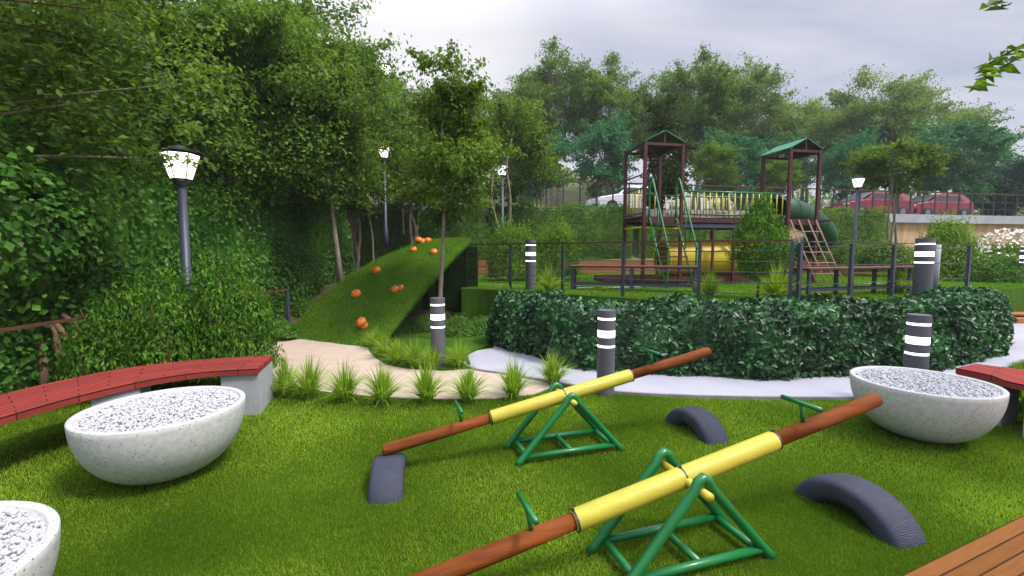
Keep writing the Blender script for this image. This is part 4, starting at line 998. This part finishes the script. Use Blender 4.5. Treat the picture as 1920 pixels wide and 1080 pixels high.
# ================================================================== HEDGES
def hedge(name, path, wdt, z0, ztop, n, leaf, m, seed=0, aspect=.62, ends=True, lump=.10, inner='leaf_ivy', topn=.3, jit=.55, zfun=None):
    """a hedge swept along a path: an inner mass of growth under a skin of leaves"""
    rs = np.random.default_rng(seed); path = [Vector(p) for p in path]
    Ls = np.cumsum([0] + [(path[i + 1] - path[i]).length for i in range(len(path) - 1)]); Lt = Ls[-1]
    PX = np.array([[p.x, p.y] for p in path])
    def at(s):
        x = np.interp(s, Ls, PX[:, 0]); y = np.interp(s, Ls, PX[:, 1]); x2 = np.interp(s + .05, Ls, PX[:, 0]); y2 = np.interp(s + .05, Ls, PX[:, 1]); x1 = np.interp(s - .05, Ls, PX[:, 0]); y1 = np.interp(s - .05, Ls, PX[:, 1])
        d_ = np.stack([x2 - x1, y2 - y1], 1); d_ /= np.maximum(np.linalg.norm(d_, axis=1, keepdims=True), 1e-6); return np.stack([x, y], 1), d_
    H = ztop - z0
    def surf(s, a, rad):  # a: angle 0..pi over the section (0 = left bottom ... )
        c, d_ = at(s); nrm_ = np.stack([d_[:, 1], -d_[:, 0]], 1)
        cx = np.sign(np.cos(a)) * np.abs(np.cos(a)) ** .55; cz = np.abs(np.sin(a)) ** .6
        bump_ = 1 + lump * (np.sin(s * 3.1 + a * 2) + np.sin(s * 5.7 + 1 + a * 3.3) + .8 * np.sin(s * 1.3 + 2))
        endf = np.clip(np.minimum(s, Lt - s) / (wdt * .6) + .25, 0, 1) ** .5 if ends else 1
        x = c[:, 0] + nrm_[:, 0] * cx * wdt / 2 * rad * bump_ * endf; y = c[:, 1] + nrm_[:, 1] * cx * wdt / 2 * rad * bump_ * endf
        zb = z0
        z = zb + cz * H * (1 + (rad - 1) * .35) * (1 + (bump_ - 1) * .45) * (endf if ends else 1)
        if zfun is not None: z = zb + (z - zb) * zfun(x, y)
        nz_ = np.stack([nrm_[:, 0] * cx, nrm_[:, 1] * cx, cz * .8], 1)
        return np.stack([x, y, z], 1), unit(nz_)
    root = empty(name, tuple(path[0][:2]) + (z0,)); off = np.array([path[0].x, path[0].y, z0])
    s = rs.random(n) * Lt; pa_ = rs.random(n); a = np.pi * pa_
    low = rs.random(n) < .25; a = np.where(low, np.where(rs.random(n) < .5, .10, .90) * np.pi * rs.uniform(.2, 1.1, n).clip(0, 1), a)
    C, Nn = surf(s, a, rs.uniform(.90, 1.08, n) + (rs.random(n) < .06) * rs.uniform(0, .14, n))
    side = rs.random(n) < .5; C[side, 2] = z0 + (C[side, 2] - z0) * rs.uniform(0, 1, side.sum())
    V, Fc = leafcloud(C - off, Nn, leaf, aspect, jit, droop=.3)
    rawobj('foliage', V, Fc, m, root)
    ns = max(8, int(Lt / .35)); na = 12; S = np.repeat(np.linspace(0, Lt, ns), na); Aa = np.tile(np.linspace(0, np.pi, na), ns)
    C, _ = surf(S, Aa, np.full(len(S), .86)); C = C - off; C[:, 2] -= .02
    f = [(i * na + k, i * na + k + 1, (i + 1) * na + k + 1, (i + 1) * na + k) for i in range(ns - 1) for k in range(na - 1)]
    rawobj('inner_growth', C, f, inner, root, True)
    return root
# big-leaved dark hedge along the white path
hf = [G(*p) for p in [(905, 640), (1000, 672), (1100, 694), (1250, 705), (1440, 710), (1600, 706), (1700, 700), (1800, 690), (1865, 660), (1880, 630)]]
hp = []
for i, p in enumerate(hf):
    a = hf[max(0, i - 1)]; b = hf[min(len(hf) - 1, i + 1)]; d_ = (b - a).normalized(); hp.append(p + Vector((-d_.y, d_.x, 0)) * .46)
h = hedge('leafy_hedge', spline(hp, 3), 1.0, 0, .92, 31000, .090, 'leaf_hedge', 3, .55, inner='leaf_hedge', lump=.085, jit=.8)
tag(h, 'thick dark big-leaved hedge curving along the white path below the terrace', 'hedge')
# ivy hedge wall on the left
h = hedge('ivy_hedge', [(-5.55, .8, 0), (-5.6, 4, 0), (-5.85, 6.5, 0), (-5.75, 10, 0), (-5.35, 14.5, 0)], 1.0, 0, 3.05, 60000, .078, 'leaf_ivy', 4, .75, lump=.05)
tag(h, 'tall ivy-green hedge wall running back along the left side', 'hedge')
# clipped hedge below the road
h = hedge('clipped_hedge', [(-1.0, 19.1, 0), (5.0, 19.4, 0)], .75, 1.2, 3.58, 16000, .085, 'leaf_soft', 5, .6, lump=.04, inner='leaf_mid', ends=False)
tag(h, 'clipped green hedge below the road railing, left of the play tower', 'hedge')
h = hedge('clipped_hedge', [(5.3, 19.5, 0), (11.5, 19.9, 0)], .75, 1.2, 3.2, 12000, .085, 'leaf_mid', 6, .6, lump=.06, inner='leaf_mid', ends=False)
tag(h, 'darker hedge seen through the play tower and bridge', 'hedge')
h = hedge('clipped_hedge', [(13.2, 20.1, 0), (17.1, 20.8, 0)], .8, 1.2, 3.55, 10000, .085, 'leaf_mid', 7, .6, lump=.05, inner='leaf_mid')
tag(h, 'dark green hedge block between the slide and the beige wall', 'hedge')
# dense understory behind the mound
h = hedge('shrub_row', [(-6.2, 17.6, 0), (-3.0, 18.2, 0), (-.8, 18.6, 0)], 1.3, 1.0, 3.35, 16000, .11, 'leaf_mid', 8, .45, lump=.12, inner='leaf_ivy')
tag(h, 'uneven row of dark shrubs behind the climbing mound', 'hedge')

# ================================================================== BUSHES
def bush(px, py, Y, r, n, leaf, m, lab, nm='bush', aspect=.5, up=0.0, seed=1, z=None, grp=None, cat='bush', stem=False, shoots=.15):
    p = P(px, py, Y) if z is None else G(px, py, z)
    root = empty(nm, tuple(p)); o = bushcloud(r, n, leaf, aspect, seed=seed, upright=up, material=m, name='foliage', parent=root, shoots=shoots)
    mb = MB()
    for k in range(5):
        a = k * 1.3 + seed; mb.tube([(0, 0, -.1), (.2 * r[0] * math.cos(a), .2 * r[1] * math.sin(a), .35 * r[2]), (.5 * r[0] * math.cos(a), .5 * r[1] * math.sin(a), .75 * r[2])], [.02, .014, .006], 5, caps=False)
    mb.build('stem', 'bark_brown', root, True)
    tag(root, lab, cat, grp); return root
GBu = 'bright bushes behind the left bench'
for k, (px, py, Y, r_, n_, lab) in enumerate([
  (268, 690, 5.2, (.42, .45, 1.22), 5200, 'feathery green shrub behind the bench, left of the lamp pole'), (345, 688, 5.6, (.40, .45, 1.42), 6000, 'feathery shrub hiding the foot of the nearest lamp pole'),
  (412, 682, 5.5, (.38, .45, 1.50), 6000, 'tallest feathery shrub, just right of the nearest lamp pole'), (468, 676, 5.6, (.30, .42, 1.22), 4200, 'feathery shrub nearest the bench end and the beige path'),
  (205, 695, 5.0, (.36, .45, .95), 3600, 'lowest feathery shrub, beside the gnarled stems'), (310, 690, 5.0, (.34, .4, .95), 3200, 'short shrub directly behind the middle of the bench')]):
    bush(px, py, Y, r_, n_, .062, 'leaf_shrub', lab, seed=k + 1, grp=GBu, shoots=.5, up=1.5, aspect=.36)
GBt = 'light bushes on the terrace'
bush(960, 512, 13.2, (.80, .6, 1.90), 8000, .08, 'leaf_bright', 'light green bush on the terrace left of the grey bollard', seed=5, grp=GBt, up=1.0, aspect=.45, shoots=.3)
bush(1038, 508, 13.6, (.82, .6, 1.95), 8000, .08, 'leaf_bright', 'light green bush on the terrace right of the grey bollard', seed=6, grp=GBt, up=1.0, aspect=.45, shoots=.3)
bush(1765, 530, 13.5, (1.05, .8, 2.25), 8000, .10, 'leaf_bright', 'tall light green shrub behind the wide terrace bollard', seed=7, grp=GBt, up=1.0, aspect=.45, shoots=.35)
bush(1660, 505, 15.5, (1.2, .7, 1.2), 6000, .09, 'leaf_mid', 'dull green bush behind the right terrace bench', seed=8)
bush(1590, 500, 17.0, (1.0, .7, 1.2), 4000, .09, 'leaf_mid', 'dull green bush behind the foot of the slide', seed=9)
bush(1870, 534, 12.5, (.95, .6, 1.05), 7000, .075, 'leaf_soft', 'round green bush under white flowers by the right bollard', seed=10)
# white flowering bush
fb = bush(1885, 515, 14.0, (1.15, .6, 1.35), 3000, .09, 'leaf_mid', 'bush covered in white flowers at the right edge', seed=11)
n_ = 520; v = unit(rng.normal(0, 1, (n_, 3))); v[:, 2] = np.abs(v[:, 2]); C = v * np.array([1.2, .65, 1.42])
V, Fc = leafcloud(C, v + np.array([0, -.5, .3]), .095, .9, .5); tag(rawobj('blossom', V, Fc, 'flower_white', fb), kind='stuff')
GBl = 'low soft shrubs in the planting bed'
for k, (px, py, rx, rz_, lab) in enumerate([(735, 628, .42, .34, 'low soft shrub in the planting bed at the mound foot'), (800, 622, .45, .45, 'soft shrub in the bed left of the grey bollard'), (862, 630, .42, .50, 'soft shrub in the bed right of the grey bollard'), (905, 625, .40, .42, 'soft shrub in the bed against the green wall')]):
    bush(px, py, 0, (rx, .4, rz_), 3200, .042, 'leaf_soft', lab, seed=20 + k, z=.0, grp=GBl, shoots=.3)
bush(520, 628, 0, (.5, .35, .32), 2500, .05, 'leaf_soft', 'low weeds on the soil slope behind the garden railing', seed=31, z=.1)
bush(600, 590, 0, (.9, .4, .5), 3500, .06, 'leaf_mid', 'low plants between the hedge wall and the mound', seed=32, z=.15)

# ================================================================== GRASS CLUMPS
def tuft_mesh(nb, h, spread, seed):
    global rng
    keep = rng; rng = np.random.default_rng(seed)
    an = rng.uniform(0, 2 * np.pi, nb); rr = rng.random(nb) * .05
    C = np.stack([rr * np.cos(an), rr * np.sin(an), np.full(nb, -.01)], 1); q = rng.random(nb)
    hh = h * rng.uniform(.65, 1.15, nb) * (1.05 - .35 * q); ln = spread * q ** 1.0
    V, Fc = blades(C, hh, rng.uniform(.013, .024, nb), ln, 4, an)
    rng = keep; return V, Fc
tm = [rawobj('grass_clump', *tuft_mesh(250, .47, .42, 40 + k), 'blade_tuft') for k in range(4)]
used = set()
def tuft(px, py, s, lab, grp, k, z=0):
    src = tm[k % 4]
    if src.name in used: o = src.copy(); col.objects.link(o)
    else: o = src; used.add(src.name)
    o.location = G(px, py, z); o.rotation_euler.z = k * 1.7; o.scale = (s, s, s * random.uniform(.92, 1.1)); tag(o, lab, 'grass clump', grp)
GR1 = 'row of grass clumps along the beige path'; od = ['first', 'second', 'third', 'fourth', 'fifth', 'sixth', 'seventh', 'eighth']
for k, (px, py) in enumerate([(535, 742), (580, 748), (648, 753), (718, 757), (800, 756), (877, 753), (962, 746), (1038, 722)]):
    tuft(px, py, .98 - .02 * (k > 5), od[k] + ' grass clump of the row, counted from the bench end', GR1, k)
GR2 = 'grass clumps in the planting bed'
for k, (px, py, lab) in enumerate([(705, 652, 'grass clump at the bed corner touching the mound foot'), (722, 668, 'grass clump in the bed just behind the beige path bend'), (745, 682, 'grass clump left in the front of the planting bed'), (778, 688, 'grass clump in the middle front of the bed'), (812, 690, 'grass clump just left of the bed bollard'), (860, 688, 'grass clump at the bed corner beside the white path tip')]):
    tuft(px, py, .86, lab, GR2, k + 1, .02)
GR3 = 'yellow-green grass clumps on the terrace'
for k, (px, py, s, lab) in enumerate([(1030, 548, 1.25, 'yellow-green clump right of the terrace bollard'), (1330, 556, 1.15, 'yellow-green clump in front of the crawl tunnel'), (1455, 566, 1.5, 'large clump at the foot of the small terrace tree'), (1683, 550, 1.25, 'yellow-green clump left of the wide terrace bollard'), (1240, 532, .9, 'small grey-green clump beside the tower stairs')]):
    tuft(px, py, s, lab, GR3, k, TZ)
tuft(1915, 770, 1.1, 'grass clump right of the bowl planter at the picture edge', GR1, 3)

# ================================================================== TREES
def place_tree(t, x, y, z, lab, cat='tree', grp=None, rz=0, s=1.0):
    t.location = (x, y, z); t.rotation_euler.z = rz; t.scale = (s,) * 3 if not hasattr(s, '__len__') else s; tag(t, lab, cat, grp); return t
# slim tree in front of the mound
p = G(826, 640, 0); 
t = make_tree('slim_tree', 7, (.80, .85, 1.65), (.08, 0, 3.6), 0.050, 42, 15500, .085, 'leaf_olive', 'bark_pale', clump_r=.30, seed=5, shape=1.5)
place_tree(t, p.x, p.y, 0, 'slim pale-trunked tree in the bed, its crown rising into the sky right of centre-left')
# ivy hanging over the gnarled stems
hi = empty('hanging_ivy', (-5.25, 4.4, 1.72)); bushcloud((.55, 1.9, 1.05), 10000, .085, .75, seed=77, material='leaf_ivy', name='foliage', parent=hi, full=False, shoots=.15)
mb = MB(); mb.tube([(-.1, .2, -.9), (-.05, .1, -.3), (.02, 0, .3), (-.05, .1, 1.0)], [.035, .03, .025, .02], 7); mb.build('stem', 'bark_brown', hi, True)
tag(hi, 'mass of dark ivy leaves hanging over the gnarled stems at the left edge', 'ivy')
# tree with pale trunk left of the mound
t = make_tree('pale_trunk_tree', 8, (.95, 1.1, 2.0), (-.35, 0, 3.9), .075, 70, 36000, .095, 'leaf_olive', 'bark_pale', clump_r=.40, seed=9)
q = P(640, 528, 11.0); place_tree(t, q.x, q.y, q.z, 'pale-trunked tree between the ivy hedge and the climbing mound')
# near tree, trunk outside on the left
t = make_tree('near_tree', 6, (3.1, 2.3, 2.3), (0, 0, 4.6), .14, 130, 60000, .085, 'leaf_near', 'bark_brown', .62, clump_r=.5, seed=14)
V, Fc = join([leafcloud(np.array(c_) + rng.normal(0, 1, (n_, 3)) * np.array(r_), np.tile([[.2, -.3, .9]], (n_, 1)), .085, .6, .4) for c_, r_, n_ in (((2.95, .30, 2.66), (.22, .15, .05), 110), ((2.3, .30, 2.80), (.30, .2, .07), 150), ((1.9, .3, 3.3), (.4, .3, .2), 420), ((2.9, .5, 3.5), (.4, .3, .25), 420), ((1.2, 0, 2.7), (.5, .3, .3), 700))])
rawobj('low_bough', V, Fc, 'leaf_near', t)
mb = MB()
for a_, b_, c_ in (((0, 0, 2.2), (1.4, .1, 2.62), (3.1, .35, 2.66)), ((0, 0, 2.5), (1.3, 0, 3.0), (2.3, .3, 3.3)), ((0, .1, 2.8), (1.6, .3, 3.3), (3.1, .5, 3.55)), ((0, -.2, 2.6), (.9, -.4, 2.9), (1.6, -.5, 2.8))): mb.tube(spline([a_, b_, c_], 5), np.linspace(.035, .006, 11), 6, caps=False)
mb.build('limb', 'bark_pale', t, True)
place_tree(t, -6.9, 4.9, 0, 'near tree with broad leaves filling the upper left, trunk out of view')
# right-hand sprigs from a tree just outside
def sprig_tree():
    root = empty('overhanging_tree'); mb = MB()
    mb.tube([(0, 0, -.2), (.05, 0, 1.5), (-.05, .05, 3.0), (0, 0, 4.2)], [.09, .075, .06, .03], 10); parts = []
    tw = [((-.05, .05, 2.7), (-.9, .25, 2.95), (-1.36, .36, 2.72)), ((-.05, .05, 2.8), (-.8, .3, 3.05), (-1.30, .42, 2.84)), ((0, 0, 3.2), (-.8, .2, 3.45), (-1.30, .34, 3.22)), ((0, 0, 3.25), (-.7, .15, 3.6), (-1.26, .30, 3.34)), ((0, 0, 3), (.8, .3, 3.6), (1.2, .4, 3.7)), ((0, 0, 3.4), (.2, .7, 4.2), (.3, .9, 4.4)), ((0, 0, 3.2), (.3, -.7, 3.9), (.3, -.9, 4.0))]
    for (a, b, c) in tw:
        pts = spline([a, b, c], 6); mb.tube(pts, np.linspace(.018, .004, len(pts)), 6, caps=False)
        m_ = len(pts); C = []
        for k in range(34): 
            q = pts[min(m_ - 1, int(m_ * (.5 + .5 * k / 33)))] if k < 33 else pts[-1]; C.append(q + Vector((random.uniform(-.06, .06), random.uniform(-.08, .08), random.uniform(-.035, .03))))
        C = np.array([list(c_) for c_ in C]); parts.append(leafcloud(C, np.tile([[.1, -.35, .9]], (len(C), 1)), .105, .5, .35))
    C = rng.normal(0, .5, (900, 3)) * np.array([.8, 1, .6]) + np.array([1.5, 0, 4.4]); parts.append(leafcloud(C, C * 0 + np.array([0, 0, 1.]), .085, .5, .6))
    mb.build('trunk', 'bark_brown', root, True); V, Fc = join(parts); rawobj('crown', V, Fc, 'leaf_bright', root); return root
st_ = sprig_tree(); place_tree(st_, 4.45, 2.75, 0, 'leafy twigs reaching in at the upper right edge', 'tree')
# small conical tree on the terrace
t = empty('small_tree'); cr_ = bushcloud((.46, .42, .76), 7000, .060, .42, lumps=14, seed=88, upright=.8, material='leaf_shrub', name='crown', parent=t, full=False, shoots=.45, cone=.42); cr_.location = (0, 0, .92)
mb = MB(); mb.tube([(0, 0, -.1), (.01, 0, .5), (0, .01, 1.0), (0, 0, 1.45)], [.028, .022, .014, .005], 8)
for k in range(9): mb.tube([(0, 0, .45 + k * .09), (.22 * math.cos(k * 2.4), .22 * math.sin(k * 2.4), .6 + k * .1)], [.009, .003], 5, caps=False)
mb.build('trunk', 'bark_brown', t, True)
p = G(1420, 560, TZ); place_tree(t, p.x, p.y, TZ, 'small leafy conical tree on the terrace in front of the play bridge', s=(1.0, 1.0, 1.0))
# middle distance trees
def px_tree(proto, px, ytop, Y, lab, basez, H, rz, grp, sx=1.0, first=False):
    top = P(px, ytop, Y); s = (top.z - basez) / H
    loc = (top.x, Y, basez); sc3 = (s * sx, s * sx, s)
    if first: return place_tree(proto, *loc, lab, 'tree', grp, rz, sc3)
    return copy_tree(proto, loc, rz, sc3, lab)
far_a = make_tree('tall_tree', 10, (2.9, 2.7, 3.3), (0, 0, 6.9), .17, 96, 38000, .165, 'leaf_mid', 'bark_pale', clump_r=.68, seed=31, forks=2)
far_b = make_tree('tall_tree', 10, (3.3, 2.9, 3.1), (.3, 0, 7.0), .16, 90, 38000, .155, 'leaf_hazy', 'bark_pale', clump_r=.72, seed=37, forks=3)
teal = make_tree('young_tree', 6, (1.9, 1.8, 2.0), (0, 0, 4.0), .09, 50, 15000, .17, 'leaf_teal', 'bark_pale', clump_r=.55, seed=41, forks=2)
olive = make_tree('olive_tree', 5, (1.5, 1.4, 1.7), (0, 0, 3.4), .07, 50, 14000, .12, 'leaf_olive', 'bark_pale', clump_r=.40, seed=47, forks=3)
GF, GTe, GO = 'tall hazy trees behind the road', 'blue-green young trees across the road', 'olive-green trees beside the playground'
first = True
FA = [(1045, 86, 40, 'a', 'tall tree with a peaked feathery top left of the tower roofs'), (1145, 115, 41, 'a', 'tall tree directly above the left tower'), (975, 150, 40, 'a', 'tall tree just right of the slim tree crown'),
      (1315, 100, 40, 'a', 'tallest hazy tree between the two tower roofs'), (1400, 132, 42, 'b', 'wide hazy tree left of the right tower roof'), (1225, 150, 44, 'b', 'paler hazy tree behind the dark slim crown'),
      (1518, 196, 46, 'b', 'small-looking hazy tree right of the right tower roof'), (1648, 132, 42, 'b', 'broad tallest hazy tree on the right half'), (1738, 168, 42, 'b', 'hazy tree right of the broad tallest one'),
      (1592, 190, 44, 'a', 'hazy tree left of the broad tallest one'), (1800, 225, 46, 'b', 'hazy tree sloping down toward the right'), (1905, 296, 62, 'b', 'farthest pale tree at the right edge'),
      (700, 110, 30, 'a', 'tall tree behind the highest lamp head'), (885, 165, 34, 'a', 'tall tree behind the slim tree crown'), (790, 175, 32, 'b', 'hazy tree behind the second lamp post')]
fa = fb_ = True
for k, (px, yt, Y, ty_, lab) in enumerate(FA):
    X_ = (px - 960) / F * Y; bz = float(gz(X_, Y)) - .2
    if ty_ == 'a': px_tree(far_a, px, yt, Y, lab, bz, 10.4, k * 1.1, GF, .82 + .1 * (k % 3), fa); fa = False
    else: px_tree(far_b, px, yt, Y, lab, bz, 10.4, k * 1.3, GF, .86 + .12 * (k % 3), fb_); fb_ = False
fa = True
for k, (px, yt, Y, lab) in enumerate([(1132, 198, 31, 'blue-green tree left of the left tower, above the white car'), (1010, 215, 30, 'blue-green tree above the third lamp post'), (1368, 235, 33, 'blue-green tree above the middle of the bridge'), (1598, 232, 34, 'blue-green tree above the right lamp post'), (1452, 225, 38, 'blue-green tree just left of the right tower roof'), (1795, 208, 35, 'largest blue-green tree, near the right edge of the tree line')]):
    X_ = (px - 960) / F * Y; bz = float(gz(X_, Y)) - .1
    px_tree(teal, px, yt, Y, lab, bz, 6.3, k * 1.9, GTe, .78 + .14 * (k % 3), fa); fa = False
fa = True
for k, (px, yt, Y, bz, lab) in enumerate([(1470, 290, 24.5, 3.5, 'olive tree behind the right tower'), (1340, 262, 25, 3.5, 'olive tree behind the bridge, between the towers'),
                                          (955, 170, 18.6, 1.2, 'olive tree above the third lamp post, right of the slim tree'), (778, 190, 17.0, 1.0, 'olive tree behind the mound with pale trunk'), (655, 200, 16.0, .9, 'olive tree behind the mound, left of the blue lamp pole')]):
    px_tree(olive, px, yt, Y, lab, bz, 5.4, k * 2.3, GO, 1.0, fa); fa = False
t = make_tree('olive_tree', 5, (1.35, 1.3, 1.0), (0, 0, 3.9), .06, 46, 13000, .12, 'leaf_olive', 'bark_pale', clump_r=.36, seed=49, forks=3)
px_tree(t, 1690, 242, 17.6, 'dark olive tree with pale forked trunk right of the lamp post', 1.2, 5.2, .4, GO, 1.0, True)
t = make_tree('narrow_tree', 5, (.62, .6, 1.75), (0, 0, 3.3), .05, 34, 9000, .12, 'leaf_dark_olive', 'bark_brown', clump_r=.30, seed=71)
px_tree(t, 1247, 165, 19.3, 'dark narrow tree rising behind the left tower roof', 1.3, 5.2, .4, None, 1.0, True)
# big trees on the left beyond the hedge
GLT = 'tall leafy trees beyond the ivy hedge'; big = make_tree('leafy_tree', 9, (2.6, 2.4, 3.1), (0, 0, 5.6), .15, 100, 45000, .12, 'leaf_mid', 'bark_brown', clump_r=.62, seed=53)
fa = True
for k, (px, yt, Y, lab) in enumerate([(545, -40, 12.5, 'tallest leafy tree beyond the hedge, its crown reaching the top edge'), (420, -60, 9.5, 'leafy tree beyond the hedge above the nearest lamp post'), (260, -70, 9.0, 'leafy tree beyond the hedge at the upper left'), (620, 75, 16, 'leafy tree behind the pale-trunked tree'), (150, -40, 12, 'leafy tree in the far upper left corner'), (480, 100, 18, 'farther leafy tree filling in above the hedge end')]):
    px_tree(big, px, yt, Y, lab, 0.2, 8.9, k * 1.5, GLT, 1.0, fa); fa = False
# dark blue-green round tree at right edge
t = make_tree('round_tree', 6, (3.0, 2.6, 2.3), (0, 0, 3.6), .2, 60, 22000, .2, 'leaf_dark_blue', 'bark_brown', clump_r=.8, seed=61)
X_ = (1888 - 960) / F * 38; bz = float(gz(X_, 38)); top = P(1888, 296, 38); place_tree(t, X_, 38, bz, 'dark rounded blue-green tree low at the right edge beyond the road', s=((top.z - bz) / 6.1 * 1.1, (top.z - bz) / 6.1, (top.z - bz) / 6.1))
# distant wood closing the horizon
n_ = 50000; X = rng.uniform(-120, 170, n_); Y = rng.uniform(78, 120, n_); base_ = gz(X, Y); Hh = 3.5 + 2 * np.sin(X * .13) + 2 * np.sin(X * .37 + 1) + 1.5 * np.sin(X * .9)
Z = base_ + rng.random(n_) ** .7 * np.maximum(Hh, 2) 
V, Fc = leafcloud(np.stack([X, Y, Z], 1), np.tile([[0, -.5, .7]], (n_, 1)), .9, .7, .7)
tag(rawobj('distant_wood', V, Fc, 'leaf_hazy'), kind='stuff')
# gnarled stems behind the bench and pale leaning stems
def stemthing(name, paths, r, m, lab, cat='tree trunk', grp=None):
    o0 = Vector(paths[0][0]); mb = MB()
    for pth in paths:
        pts = spline([Vector(p) - o0 for p in pth], 5); n = len(pts); mb.tube(pts, [r * (1 - .45 * i / n) * (1 + .12 * math.sin(i * 2.1)) for i in range(n)], 9)
    root = mb.build(name, m, None, True); root.location = o0; tag(root, lab, cat, grp); return root
GS = 'gnarled brown stems behind the left bench'
for k, (px, lab, w_) in enumerate([(82, 'leftmost gnarled stem under the hedge, behind the bench', .0), (112, 'second gnarled stem behind the bench, beside the leftmost', .05), (142, 'twisted pair of gnarled stems behind the bench, right of the others', -.06), (195, 'thin gnarled stem behind the bench near the railing end', .03)]):
    b = G(px, 735, 0); b = Vector((b.x - .1 * (k % 2), b.y + .25, -.05)); X0 = P(px, 735, 4.9)
    b = Vector((X0.x, 4.9, -.05))
    pth = [[b, b + Vector((w_, .02, .35)), b + Vector((-.04, .05, .62)), b + Vector((w_ - .15, .1, .80)), b + Vector((-.45, .2, .95))]]
    if k == 2: pth.append([b + Vector((.02, 0, 0)), b + Vector((.10, .0, .35)), b + Vector((.02, .02, .65)), b + Vector((-.05, .12, .82)), b + Vector((-.4, .3, .95))])
    stemthing('gnarled_stem', pth, .045 if k < 3 else .02, 'bark_brown', lab, 'stem', GS)
for (pts, lab) in (([(946, 455, 16.4), (930, 410, 16.4), (922, 365, 16.4), (928, 310, 16.4)], 'pale leaning stem left of the third lamp post'), ([(956, 430, 16.7), (957, 370, 16.7), (950, 310, 16.7), (960, 260, 16.7)], 'pale upright stem just right of the third lamp post'), ([(757, 440, 16.8), (754, 380, 16.8), (750, 330, 16.8)], 'short pale stem behind the crest of the mound'), ([(700, 500, 15.8), (698, 440, 15.8), (690, 400, 15.8)], 'thin pale stem above the terracotta wall')):
    stemthing('slender_sapling', [[P(*q) for q in pts]], .04, 'bark_pale', lab, 'stem', 'pale thin stems behind the mound')

# ================================================================== AIR
hz = MB(); hz.box((20, 55, 12.5), (330, 260, 28)); hz = hz.build('haze', 'pebble'); hm = bpy.data.materials.new('haze_air'); hm.use_nodes = True; hm.node_tree.nodes.clear()
o = hm.node_tree.nodes.new("ShaderNodeOutputMaterial"); pv = hm.node_tree.nodes.new("ShaderNodeVolumePrincipled"); pv.inputs["Density"].default_value = .0009; pv.inputs["Color"].default_value = (.86, .90, 1, 1)
hm.node_tree.links.new(pv.outputs[0], o.inputs["Volume"]); hz.data.materials[0] = hm; tag(hz, kind='stuff')
